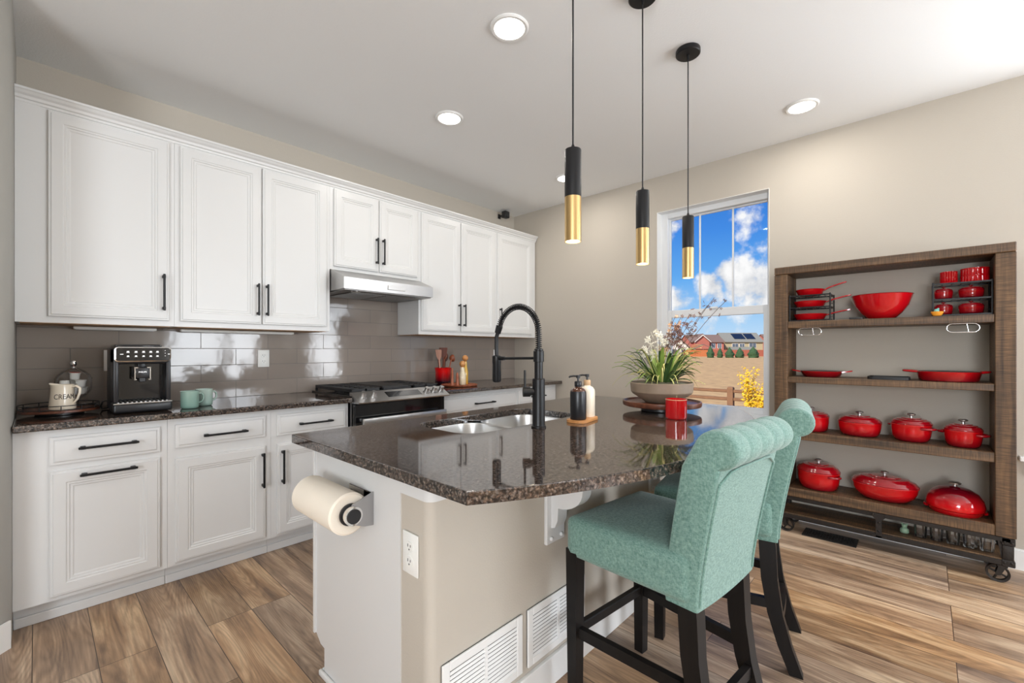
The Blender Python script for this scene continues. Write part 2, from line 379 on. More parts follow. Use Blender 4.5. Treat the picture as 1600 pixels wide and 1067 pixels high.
M = {}
M['wall'] = simple('greige_wall_paint', srgb(190, 182, 170), .75, bump=.25, bscale=160)
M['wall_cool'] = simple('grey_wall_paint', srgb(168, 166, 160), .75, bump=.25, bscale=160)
M['ceiling'] = simple('white_ceiling_paint', srgb(238, 239, 239), .85, bump=.35, bscale=110)
M['white'] = simple('white_cabinet_paint', srgb(219, 219, 218), .32)
M['trim'] = simple('white_trim_paint', srgb(236, 236, 234), .4)
M['vinyl'] = simple('white_vinyl', srgb(232, 234, 236), .4)
M['underside'] = simple('maple_underside', srgb(190, 150, 108), .5, noise=.15, nscale=30)
M['black'] = simple('matte_black_metal', (.007, .007, .008, 1), .38, spec=.35)
M['blacksoft'] = simple('black_plastic', (.012, .012, .014, 1), .35)
M['blackgloss'] = simple('black_gloss_plastic', (.006, .006, .007, 1), .08, coat=.5)
M['iron'] = simple('dark_cast_iron', (.022, .017, .014, 1), .5, metal=.4, noise=.3, nscale=50, bump=.4, bscale=180)
M['grate'] = simple('black_iron_grate', (.012, .012, .013, 1), .5)
M['steel'] = simple('brushed_steel', (.54, .53, .52, 1), .36, metal=1, noise=.08, nscale=1, stretch=(2, 400, 400))
M['steel_dark'] = simple('dark_steel_mesh', (.22, .21, .20, 1), .4, metal=1)
M['sink'] = simple('satin_steel_sink', (.70, .69, .67, 1), .30, metal=1)
M['arm_steel'] = simple('polished_steel', (.46, .46, .47, 1), .16, metal=1)
M['chrome'] = simple('chrome', (.8, .8, .8, 1), .08, metal=1)
M['brass'] = simple('brushed_brass', (.66, .45, .20, 1), .26, metal=1, noise=.1, nscale=1, stretch=(300, 300, 3))
M['floor'] = floor_mat(); M['granite'] = granite_mat(); M['tile'] = tile_mat()
M['rustic'] = wood_mat('rustic_sawn_wood', srgb(66, 48, 32), srgb(124, 93, 62), 1, 2, .6, saw=.42)
M['rustic_h'] = wood_mat('rustic_sawn_shelf_wood', srgb(66, 48, 32), srgb(124, 93, 62), 1, 1, .5, saw=.42)
M['espresso'] = wood_mat('espresso_leg_wood', (.006, .005, .005, 1), (.010, .008, .007, 1), 1, 2, .42)
M['walnut'] = wood_mat('walnut_wood', srgb(70, 38, 26), srgb(122, 72, 50), 1, 0, .35)
M['oakwood'] = wood_mat('honey_wood', srgb(176, 116, 62), srgb(218, 160, 100), 1, 0, .45)
M['redwood'] = wood_mat('copper_toned_wood', srgb(120, 62, 40), srgb(186, 110, 78), 1, 2, .35)
M['utensil_dark'] = wood_mat('dark_utensil_wood', srgb(70, 36, 28), srgb(120, 66, 50), 1, 2, .45)
M['utensil_pink'] = wood_mat('pale_utensil_wood', srgb(190, 140, 122), srgb(216, 170, 150), 1, 2, .45)
M['espresso'].node_tree.nodes['Principled BSDF'].inputs['Specular IOR Level'].default_value = .25
M['fabric'] = fabric_mat()
RED = srgb(192, 10, 22)
M['red'] = simple('red_enamel', RED, .12, coat=.6)
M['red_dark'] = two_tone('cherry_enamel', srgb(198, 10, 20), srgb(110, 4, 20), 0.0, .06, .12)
M['red_lid'] = simple('deep_red_enamel', srgb(150, 8, 22), .12, coat=.6)
M['dome'] = two_tone('domed_lid_enamel', srgb(96, 4, 20), srgb(206, 12, 22), .05, .13, .1)
M['crock'] = two_tone('graded_red_stoneware', srgb(214, 16, 18), srgb(36, 6, 22), .025, .125)
M['pan_black'] = simple('black_pan_interior', (.012, .011, .011, 1), .5)
M['cream'] = simple('cream_ceramic', srgb(240, 228, 208), .2, coat=.3)
M['sage'] = two_tone('sage_stoneware', srgb(150, 178, 166), srgb(116, 150, 138), .0, .09, .2)
M['sage_pale'] = two_tone('pale_sage_stoneware', srgb(186, 206, 196), srgb(146, 174, 164), .0, .09, .2)
M['whitepl'] = simple('white_plastic', srgb(238, 238, 234), .35)
M['dark_slot'] = simple('dark_slot', (.03, .03, .03, 1), .6)
M['paper'] = simple('paper_towel', srgb(244, 234, 218), .95, bump=.4, bscale=300)
M['concrete'] = simple('brown_grey_ceramic', srgb(140, 122, 104), .55, noise=.25, nscale=14)
M['soil'] = simple('moss_and_pebbles', srgb(120, 116, 96), .9, noise=.6, nscale=120, bump=1, bscale=150)
M['leaf'] = simple('green_leaf', srgb(134, 160, 74), .5, noise=.55, nscale=22)
M['leaf_dark'] = simple('dark_green_leaf', srgb(54, 80, 38), .45, noise=.4, nscale=22)
M['leaf_tip'] = simple('yellow_green_leaf', srgb(204, 200, 124), .5, noise=.4, nscale=22)
M['stem'] = simple('brown_stem', srgb(84, 62, 46), .7)
M['petal_white'] = simple('white_petal', srgb(236, 230, 214), .6, noise=.1, nscale=40)
M['petal_peach'] = simple('peach_petal', srgb(218, 176, 136), .6, noise=.3, nscale=40)
M['petal_brown'] = simple('brown_blossom', srgb(118, 82, 70), .6, noise=.4, nscale=40)
M['candle_glass'] = simple('red_candle_glass', srgb(190, 8, 18), .08, coat=.8)
M['amber'] = simple('dark_amber_glass', srgb(74, 38, 16), .06, coat=.8)
M['soap_white'] = simple('ivory_bottle', srgb(238, 226, 206), .25)
M['soap_cap'] = simple('tan_cap', srgb(196, 160, 120), .4)
M['glass'] = glass_pane('clear_glass', .14, .55); M['pane'] = glass_pane('window_glass'); M['tumbler'] = glass_pane('tumbler_glass', .30, .85)
M['oil'] = simple('yellow_oil_bottle', srgb(222, 178, 70), .1, coat=.8)
M['pasta'] = simple('pale_dry_goods', srgb(226, 208, 178), .3, noise=.4, nscale=200, coat=.6)
M['bulb'] = emit('warm_lamp_lens', (1, .86, .66, 1), 9)
M['can_lens'] = emit('downlight_lens', (1, .95, .86, 1), 7)
M['icon'] = emit('lit_white_icon', (1, 1, 1, 1), .8)
M['red_label'] = simple('red_pod_lid', srgb(170, 66, 54), .5, noise=.5, nscale=120)
M['register'] = simple('dark_bronze_register', (.02, .018, .016, 1), .5, metal=.4)
M['toy_orange'] = simple('orange_ceramic', srgb(240, 160, 50), .35)
M['toy_teal'] = simple('teal_ceramic', srgb(120, 190, 180), .35)
M['mint'] = simple('mint_ceramic', srgb(150, 182, 156), .4)

# ------------------------------------------------------------------ room shell
H = 2.78; XR = 3.78; YB = 3.49; XL = -.07; YF = -4.0; XF = -3.5
def struct(name, mb, mat, smooth=0):
    o = mb.build(name, mat, None, smooth); o['kind'] = 'structure'; return o
b = MB(); b.box(XF-.2, XR+.16, YF-.2, YB+.15, -.12, 0); struct('floor', b, M['floor'])
b = MB(); b.box(XF-.2, XR+.16, YF-.2, YB+.15, H, H+.15); struct('ceiling', b, M['ceiling'])
b = MB(); b.box(XL-.12, XR+.16, YB, YB+.15, 0, H); struct('wall_back', b, M['wall'])
# short wall beside the cabinets, bull-nosed, then turning 45 degrees towards the camera
b = MB()
P = [(XL, YB)]
c0 = Vector((XL, 2.85)); dg = Vector((-.7071, -.7071))
for k in range(7):
    a = k/6; p0 = Vector((XL, 2.86)); p1 = Vector((XL, 2.79)); p2 = Vector((XL, 2.79))+dg*.07
    P.append(tuple(p0*(1-a)**2+p1*2*a*(1-a)+p2*a*a))
P += [tuple(Vector((XL, 2.79))+dg*3.4), tuple(Vector((XL, 2.79))+dg*3.4+Vector((-.1, .1))), (XL-.12, 2.84), (XL-.12, YB)]
b.prism(P, 'z', 0, H); struct('wall_left', b, M['wall_cool'], 30)
e = Vector((XL, 2.79))+dg*3.4
b = MB(); b.box(XF-.15, e.x, e.y, e.y+.12, 0, H); struct('wall_side', b, M['wall'])
def wall_with_holes(name, mat, axis, p0, p1, a0, a1, holes):
    """axis 'x': wall between x=p0..p1 running in y a0..a1; holes = (a0,a1,z0,z1) sorted along the run"""
    b = MB()
    def bx(u0, u1, z0, z1):
        if u1-u0 < 1e-4 or z1-z0 < 1e-4: return
        if axis == 'x': b.box(p0, p1, u0, u1, z0, z1)
        else: b.box(u0, u1, p0, p1, z0, z1)
    cur = a0
    for h0, h1, z0, z1 in holes:
        bx(cur, h0, 0, H); bx(h0, h1, 0, z0); bx(h0, h1, z1, H); cur = h1
    bx(cur, a1, 0, H)
    return struct(name, b, mat)
W1 = (.862, 1.752, .70, 2.462)
W2 = (-2.40, -.440, .64, 2.462)
wall_with_holes('wall_right', M['wall'], 'x', XR, XR+.16, YF, YB, [W2, W1])
WR = (1.75, 3.35, .45, 2.45)
wall_with_holes('wall_rear', M['wall'], 'y', YF-.16, YF, XF, XR, [WR])
WS = (-2.7, -.5, .65, 2.25)  # unseen opening added for the fill from the left
wall_with_holes('wall_far', M['wall'], 'x', XF-.16, XF, YF, e.y+.1, [WS])

def window(name, axis, p, hole, kind):
    u0, u1, z0, z1 = hole
    root = bpy.data.objects.new(name, None); COL.objects.link(root); root['kind'] = 'structure'
    def bx(b, a0, a1, q0, q1, c0, c1):
        if axis == 'x': b.box(p+q0, p+q1, a0, a1, c0, c1, .003, 1)
        else: b.box(a0, a1, p+q0, p+q1, c0, c1, .003, 1)
    w = .03
    b = MB()
    bx(b, u0, u0+w, 0, .075, z0, z1); bx(b, u1-w*2, u1, 0, .075, z0, z1); bx(b, u0+w, u1-w*2, 0, .075, z1-w*1.6, z1); bx(b, u0+w, u1-w*2, 0, .075, z0, z0+w)
    b.build('frame', M['vinyl'], root, 0)
    iu0, iu1 = u0+w, u1-w*2
    if kind == 'hung':
        zm = 1.555
        b = MB(); s = .032   # lower sash, nearer the room
        bx(b, iu0, iu0+s, 0.008, .036, z0+w, zm+.035); bx(b, iu1-s, iu1, .008, .036, z0+w, zm+.035)
        bx(b, iu0+s, iu1-s, .008, .036, zm-.032, zm+.035); bx(b, iu0+s, iu1-s, .008, .036, z0+w, z0+w+.05)
        b.build('lower_sash', M['vinyl'], root, 0)
        b = MB(); s = .012
        bx(b, iu0, iu0+s, .042, .066, zm-.02, z1-w*1.6); bx(b, iu1-s, iu1, .042, .066, zm-.02, z1-w*1.6); bx(b, iu0+s, iu1-s, .042, .066, zm-.03, zm+.02); bx(b, iu0+s, iu1-s, .042, .066, z1-w*1.6-s, z1-w*1.6)
        b.build('upper_sash', M['vinyl'], root, 0)
        for t in (1/3, 2/3):
            b = MB(); uu = iu0+(iu1-iu0)*t; bx(b, uu-.007, uu+.007, .046, .060, zm, z1-w*1.6-.01); b.build('muntin', M['vinyl'], root, 0)
        b = MB(); bx(b, (iu0+iu1)/2-.03, (iu0+iu1)/2+.03, -.004, .012, zm+.028, zm+.045); b.build('sash_lock', M['vinyl'], root, 0)
        b = MB(); bx(b, iu0+.01, iu1-.01, .0525, .0545, zm, z1-w*1.6-.005); b.build('pane', M['pane'], root, 0)
        b = MB(); bx(b, iu0+.02, iu1-.02, .021, .023, z0+.06, zm-.02); b.build('pane', M['pane'], root, 0)
    else:
        n = kind
        for k in range(1, n):
            b = MB(); uu = iu0+(iu1-iu0)*k/n; bx(b, uu-.03, uu+.03, .01, .06, z0+w, z1-w*1.6); b.build('mullion', M['vinyl'], root, 0)
        b = MB(); bx(b, iu0, iu1, .03, .032, z0+w, z1-w*1.6); b.build('pane', M['pane'], root, 0)
    return root
window('window_1', 'x', XR+.085, W1, 'hung')
window('window_2', 'x', XR+.085, W2, 'hung')
window('window_3', 'y', YF-.085-.075, WR, 2)
window('fill_window', 'x', XF-.085-.075, WS, 3)  # unseen window added to go with the left fill lamp
# white-painted returns of the near window
b = MB(); t = .004
b.box(XR-.001, XR+.085, W1[1]-t, W1[1], W1[2], W1[3]); b.box(XR-.001, XR+.085, W1[0], W1[0]+t, W1[2], W1[3]); b.box(XR-.001, XR+.085, W1[0]+t, W1[1]-t, W1[3]-t, W1[3])
struct('trim_1', b, M['trim'])
b = MB(); b.box(XR-.03, XR+.085, W1[0]-.03, W1[1]+.03, W1[2]-.02, W1[2]+.002, .005); b.box(XR-.012, XR, W1[0]-.015, W1[1]+.015, W1[2]-.08, W1[2]-.02, .003); struct('trim_2', b, M['trim'])
b = MB(); b.box(XR-.045, XR+.085, W2[0]-.05, W2[1]+.055, W2[2]-.025, W2[2]+.002, .006); b.box(XR-.014, XR, W2[0]-.02, W2[1]+.03, W2[2]-.10, W2[2]-.025, .004); struct('trim_3', b, M['trim'])
def baseboard(name, poly_pts, h=.115, t=.014):
    b = MB()
    for (x0, y0), (x1, y1) in zip(poly_pts[:-1], poly_pts[1:]):
        d = Vector((x1-x0, y1-y0)); n = Vector((-d.y, d.x)).normalized()
        q = [(x0, y0), (x1, y1), (x1+n.x*t, y1+n.y*t), (x0+n.x*t, y0+n.y*t)]
        b.prism(q, 'z', 0, h-.006)
        q = [(x0, y0), (x1, y1), (x1+n.x*t*.6, y1+n.y*t*.6), (x0+n.x*t*.6, y0+n.y*t*.6)]
        b.prism(q, 'z', h-.006, h)
    return struct(name, b, M['trim'])
baseboard('baseboard_right', [(XR, YF), (XR, 2.70)])
pL = Vector((XL, 2.775)); pe = pL+dg*3.3
baseboard('baseboard_left', [(pe.x, pe.y), (pL.x, pL.y)][::-1], t=-.014)
baseboard('baseboard_rear', [(XR, YF), (XF, YF)][::-1])

# ------------------------------------------------------------------ cabinets
DOOR = [(0, 0), (0, .013), (.003, .0155), (.010, .016), (.012, .020), (.052, .020), (.056, .0165), (.063, .0165), (.067, .012), (.075, .0115), (.080, .008)]
SLAB = [(0, 0), (0, .012), (.003, .0135), (.012, .0145), (.017, .019), (.021, .020)]
def handle(parent, x, z, length, y, vertical):
    b = MB(); r = .0055; L2 = length/2
    if vertical:
        b.box(x-r, x+r, y-.034, y-.024, z-L2, z+L2, .002, 1)
        for s in (-1, 1): b.box(x-r*1.25, x+r*1.25, y-.030, y+.001, z+s*(L2-.014)-.008, z+s*(L2-.014)+.008, .002, 1)
    else:
        b.box(x-L2, x+L2, y-.034, y-.024, z-r, z+r, .002, 1)
        for s in (-1, 1): b.box(x+s*(L2-.016)-.010, x+s*(L2-.016)+.010, y-.030, y+.001, z-r*1.25, z+r*1.25, .002, 1)
    return b.build('handle', M['black'], parent, 0, 'black bar handle')
def front(root, kind, x0, x1, z0, z1, yface, hd=None):
    b = MB(); b.frame(x0, x1, z0, z1, DOOR if kind == 'door' else SLAB, yface)
    o = b.build(kind, M['white'], root, 20)
    if hd: handle(o, *hd, yface-.0205 if kind != 'door' else yface-.0195, hd_v(hd))
    return o
def hd_v(h): return False
UF = 3.16; BF = 2.88
def upper(x0, x1, z0, z1, doors, label, filler=None):
    root = thing('wall_cabinet', label, 'cabinet', (x0, YB, z0))
    def T(o): o.location = (-x0, -YB, -z0); return o
    b = MB(); b.box(x0, x1, UF, YB-.012, z0, z1); T(b.build('carcass', M['white'], root, 0))
    b = MB(); b.box(x0+.015, x1-.015, UF+.02, YB-.016, z0-.003, z0+.001); T(b.build('underside', M['underside'], root, 0, 'bare maple underside'))
    if filler:
        b = MB(); b.box(filler[0], filler[1], UF-.003, UF+.001, z0, z1); T(b.build('filler_strip', M['white'], root, 0))
    for dx0, dx1, dz0, dz1, hx, hz in doors:
        b = MB(); b.frame(dx0, dx1, dz0, dz1, DOOR, UF+.0005); o = b.build('door', M['white'], root, 20); T(o)
        handle(o, hx, hz, .205, UF-.0195, True)
    return root
DT = 2.415; DB = 1.403
upper(XL+.001, .542, 1.372, 2.44, [(.040, .518, DB, DT, .490, 1.56)], 'white wall cabinet with one wide door above the coffee machine', (XL+.001, .012))
upper(.543, 1.452, 1.372, 2.44, [(.568, .996, DB, DT, .972, 1.56), (1.004, 1.425, DB, DT, 1.026, 1.56)], 'white double-door wall cabinet above the green mugs')
upper(1.453, 2.222, 1.825, 2.44, [(1.480, 1.838, 1.85, DT, 1.815, 2.008), (1.848, 2.205, 1.85, DT, 1.872, 2.008)], 'short white double-door cabinet above the range hood')
upper(2.223, 3.150, 1.372, 2.44, [(2.245, 2.678, DB, DT, 2.652, 1.557), (2.690, 3.130, DB, DT, 2.714, 1.557)], 'white double-door wall cabinet right of the range hood')
upper(3.151, 3.765, 1.372, 2.44, [(3.165, 3.700, DB, DT, 3.192, 1.557)], 'white single-door wall cabinet in the corner by the window wall')
# crown moulding along the tops
prof = [(UF+.02, 2.425), (UF-.006, 2.425), (UF-.008, 2.436), (UF-.016, 2.440), (UF-.020, 2.452), (UF-.030, 2.460), (UF-.038, 2.470), (UF-.044, 2.474), (UF-.044, 2.484), (UF+.02, 2.484)]
b = MB(); b.prism(prof, 'x', XL+.001, 3.768)
b.box(XL+.001, 3.768, UF+.02, YB-.012, 2.4405, 2.484)
o = b.build('crown_moulding', M['white'], None, 0); tag(o, 'white crown moulding running along the tops of the wall cabinets', 'moulding')
# under-cabinet light bars
for x0, x1, lab in ((.14, .50, 'slim light bar under the cabinet over the coffee machine'), (.62, 1.30, 'slim light bar under the cabinet over the green mugs')):
    r_ = thing('light_bar', lab, 'light', ((x0+x1)/2, YB-.06, 1.352), 0, 'under-cabinet light bars')
    b = MB(); hw = (x1-x0)/2; b.box(-hw, hw, -.02, .02, 0, .015, .003); b.build('housing', M['whitepl'], r_, 0)
    b = MB(); b.box(-hw+.01, hw-.01, -.015, .015, -.002, 0); b.build('diffuser', M['vinyl'], r_, 0)

def base_cab(x0, x1, label, drawers, doors):
    root = thing('base_cabinet', label, 'cabinet', (x0, YB, 0))
    def T(o): o.location = (-x0, -YB, 0); return o
    b = MB(); b.box(x0, x1, BF, YB-.005, .105, .880); T(b.build('carcass', M['white'], root, 0))
    b = MB(); b.box(x0, x1, BF+.07, BF+.10, 0.0, .105); b.box(x0, x1, BF+.058, BF+.07, 0, .045, .004); T(b.build('toe_kick', M['white'], root, 0))
    for d in drawers:
        bb = MB(); bb.frame(d[0], d[1], d[2], d[3], SLAB, BF+.0005); o = T(bb.build('drawer_front', M['white'], root, 20))
        handle(o, d[4], d[5], d[6], BF-.0195, False)
    for d in doors:
        bb = MB(); bb.frame(d[0], d[1], d[2], d[3], DOOR, BF+.0005); o = T(bb.build('door', M['white'], root, 20))
        handle(o, d[4], d[5], .205, BF-.0195, d[6])
    return root
base_cab(XL+.001, .465, 'white base cabinet under the coffee machine, horizontal pull on its door',
         [(.041, .434, .716, .843, .240, .785, .215)], [(.041, .434, .124, .688, .240, .660, False)])
base_cab(.466, .962, 'white base cabinet with a drawer below the green mugs',
         [(.498, .930, .722, .845, .722, .775, .215)], [(.498, .930, .124, .668, .912, .530, True)])
base_cab(.963, 1.450, 'white base cabinet directly left of the range',
         [(.995, 1.428, .716, .845, 1.222, .777, .215)], [(.995, 1.428, .120, .668, 1.022, .530, True)])
base_cab(2.228, 3.150, 'white base cabinet with a wide drawer right of the range',
         [(2.245, 3.130, .716, .845, 2.71, .772, .24)], [(2.245, 2.68, .120, .668, 2.655, .53, True), (2.70, 3.130, .120, .668, 2.725, .53, True)])
base_cab(3.151, 3.772, 'white base cabinet in the corner by the window wall',
         [(3.170, 3.735, .716, .845, 3.45, .775, .215)], [(3.170, 3.735, .120, .668, 3.20, .53, True)])
CT = .914; CB = .882
def countertop(name, x0, x1, y0, label):
    b = MB(); b.box(x0, x1, y0, YB-.004, CB, CT, .006, 2)
    o = b.build(name, M['granite'], None, 0); return tag(o, label, 'countertop')
countertop('countertop', XL+.001, 1.452, 2.815, 'dark granite countertop carrying the coffee machine and mugs')
countertop('countertop', 2.226, XR-.002, 2.795, 'dark granite countertop right of the range, carrying the utensil crock')
b = MB()
b.box(XL+.001, XR-.001, YB-.011, YB-.0005, CT+.001, 1.3715); b.box(1.4525, 2.2225, YB-.0108, YB-.0006, 1.3715, 1.83)
o = b.build('tile_backsplash', M['tile'], None, 0); tag(o, 'glossy taupe subway tile backsplash between the counter and wall cabinets', 'backsplash')
YT = YB-.011

def outlet(name, label, loc, rz, kind='duplex', w=.076, h=.122, group=None):
    root = thing(name, label, 'outlet', loc, rz, group)   # faces -y in its own frame, origin at the plate centre
    b = MB(); b.box(-w/2, w/2, -.006, 0, -h/2, h/2, .003, 2); b.build('cover_plate', M['whitepl'], root, 30)
    if kind == 'duplex':
        for s in (-1, 1):
            b = MB(); b.prism(rrect(-.017, .017, s*.0215-.0145, s*.0215+.0145, .012, 5), 'y', -.0085, -.005)
            f = b.build('socket', M['whitepl'], root, 30)
            b = MB()
            for xx, hh in ((-.0065, .0085), (.0065, .007)): b.box(xx-.0012, xx+.0012, -.0092, -.0080, s*.0215+.003-hh/2, s*.0215+.003+hh/2)
            b.cyl((0, -.0092, s*.0215-.008), (0, -.0080, s*.0215-.008), .0024, n=10)
            b.build('slots', M['dark_slot'], f, 0, 'dark plug slots')
        b = MB(); b.cyl((0, -.0075, 0), (0, -.005, 0), .003, n=10); b.build('screw', M['whitepl'], root, 30)
    else:
        b = MB(); b.box(-.016, .016, -.009, -.005, -.033, .033, .002, 1); b.build('rocker', M['whitepl'], root, 30)
    return root
outlet('wall_outlet', 'white duplex outlet on the tile behind the green mugs', (1.114, YT, 1.176), 0)
outlet('wall_outlet', 'white cover plate on the tile beside the faucet spray head', (3.471, YT, 1.18), 0)
outlet('wall_outlet', 'white cover plate on the tile half hidden behind the coffee machine', (.305, YT, 1.176), 0)

# ------------------------------------------------------------------ range
def build_range():
    x0, x1 = 1.458, 2.220
    root = thing('gas_range', 'stainless slide-in gas range between the base cabinets', 'range', (x0, YB, 0))
    def T(o): o.location = (-x0, -YB, 0); return o
    b = MB(); b.box(x0, x1, 2.84, 3.47, .06, .905); T(b.build('body', M['blackgloss'], root, 0))
    b = MB(); b.box(x0+.02, x1-.02, 2.88, 3.44, 0, .06); T(b.build('toe_kick', M['blacksoft'], root, 0))
    b = MB(); b.box(x0-.004, x1+.004, 2.83, 3.472, .905, .925, .004); T(b.build('cooktop', M['blackgloss'], root, 0, 'black gas cooktop'))
    b = MB(); b.prism([(2.742, .878), (2.738, .886), (2.858, .948), (2.868, .946), (2.868, .878)], 'x', x0-.002, x1+.002)
    cp = T(b.build('control_panel', M['steel'], root, 0))
    sl = Vector((0, .120, .062)).normalized(); nr = Vector((0, -.062, .120)).normalized()
    def on(x, t): return Vector((x, 2.738, .886))+sl*t
    b = MB(); c = on(0, .070)
    Q = [on(xx, tt)+nr*.0015 for xx, tt in ((1.70, .040), (1.985, .040), (1.985, .108), (1.70, .108))]
    R = [q-nr*.003 for q in Q]; b.loft([R, Q]); dsp = b.build('display', M['blackgloss'], cp, 0, 'black touch display')
    for k, kx in enumerate((1.512, 1.592, 2.035, 2.105, 2.172)):
        c = on(kx, .062)
        b = MB(); b.cyl(c, c+nr*.012, .026, .024, 20); b.cyl(c+nr*.012, c+nr*.042, .019, .017, 20)
        T(b.build('knob', M['steel'], root, 30))
    # oven door, window and bar handle
    b = MB(); b.box(x0+.004, x1-.004, 2.800, 2.84, .23, .868, .004); dr = T(b.build('oven_door', M['blackgloss'], root, 0, 'black glass oven door'))
    b = MB(); b.box(x0+.004, x1-.004, 2.796, 2.80, .23, .70, .002); b.build('steel_skin', M['steel'], dr, 0)
    b = MB(); b.box(x0+.10, x1-.10, 2.793, 2.796, .33, .62); b.build('window', M['blackgloss'], dr, 0)
    b = MB(); b.box(x0+.03, x1-.03, 2.735, 2.757, .734, .776, .006)
    for s in (x0+.06, x1-.06): b.box(s-.012, s+.012, 2.755, 2.80, .746, .768, .003)
    b.build('door_handle', M['steel'], dr, 30)
    b = MB(); b.box(x0+.004, x1-.004, 2.798, 2.84, .07, .215, .004); T(b.build('warming_drawer', M['steel'], root, 0))
    # burners
    for k, (bx, by, br) in enumerate(((1.60, 3.02, .05), (1.60, 3.30, .04), (1.84, 3.16, .045), (2.08, 3.02, .045), (2.08, 3.30, .035))):
        b = MB(); b.lathe([(br, .925), (br, .934), (br*.7, .937), (br*.7, .944), (br*.55, .946)], 20, c=(bx, by, 0)); T(b.build('burner', M['grate'], root, 30))
    # three grates, the middle one a griddle
    for gx0, gx1, plate in ((1.468, 1.70, 0), (1.712, 1.968, 1), (1.98, 2.21, 0)):
        b = MB(); gy0, gy1 = 2.88, 3.44
        for a in (gx0, gx1-.014): b.box(a, a+.014, gy0, gy1, .945, .968, .003, 1)
        for a in (gy0, gy1-.014): b.box(gx0, gx1, a, a+.014, .945, .968, .003, 1)
        for xx in (gx0, gx1-.014):
            for yy in (gy0, gy1-.014): b.box(xx, xx+.014, yy, yy+.014, .925, .946)
        if plate: b.box(gx0+.018, gx1-.018, gy0+.03, gy1-.03, .956, .972, .005)
        else:
            n = 8
            for k in range(1, n): 
                yy = gy0+(gy1-gy0)*k/n; b.box(gx0+.014, gx0+.095, yy-.006, yy+.006, .950, .968, .002, 1); b.box(gx1-.095, gx1-.014, yy-.006, yy+.006, .950, .968, .002, 1)
            b.box((gx0+gx1)/2-.007, (gx0+gx1)/2+.007, gy0, gy1, .95, .968)
        T(b.build('griddle' if plate else 'grate', M['grate'], root, 0))
build_range()
def hood():
    x0, x1 = 1.458, 2.218; root = thing('range_hood', 'stainless under-cabinet range hood above the stove', 'range hood', ((x0+x1)/2, YB, 1.665))
    def T(o): o.location = (-(x0+x1)/2, -YB, -1.665); return o
    ins = .035
    b = MB()
    yb = YT-.001; yt = 3.135
    # tapered shell: narrower top at the cabinet, full size lower rim
    rings = [[(x0, yb, 1.668), (x1, yb, 1.668), (x1, 2.952, 1.668), (x0, 2.952, 1.668)],
             [(x0, yb, 1.70), (x1, yb, 1.70), (x1, 2.950, 1.748), (x0, 2.950, 1.748)],
             [(x0, yb, 1.820), (x1, yb, 1.820), (x1, yt, 1.820), (x0, yt, 1.820)]]
    b.loft(rings); T(b.build('shell', M['steel'], root, 0))
    b = MB(); b.box(x0+.012, x1-.012, 2.965, yb-.01, 1.660, 1.669); T(b.build('underside', M['steel_dark'], root, 0, 'dark filter underside'))
    for k in range(2):
        a = x0+.10+k*.285; b = MB(); b.box(a, a+.275, 3.05, yb-.04, 1.655, 1.661, .002)
        for j in range(9): b.box(a+.015, a+.26, 3.07+j*.04, 3.082+j*.04, 1.653, 1.6555)
        T(b.build('filter', M['steel_dark'], root, 0))
    b = MB(); b.lathe([(.033, 0), (.036, .003), (.03, .006)], 20, c=(x0+.11, 3.0, 1.655)); T(b.build('lamp_lens', M['chrome'], root, 30))
    b = MB(); b.box(1.80, 1.95, 2.9445, 2.951, 1.690, 1.722, .002); T(b.build('switch_panel', M['steel'], root, 0))
hood()

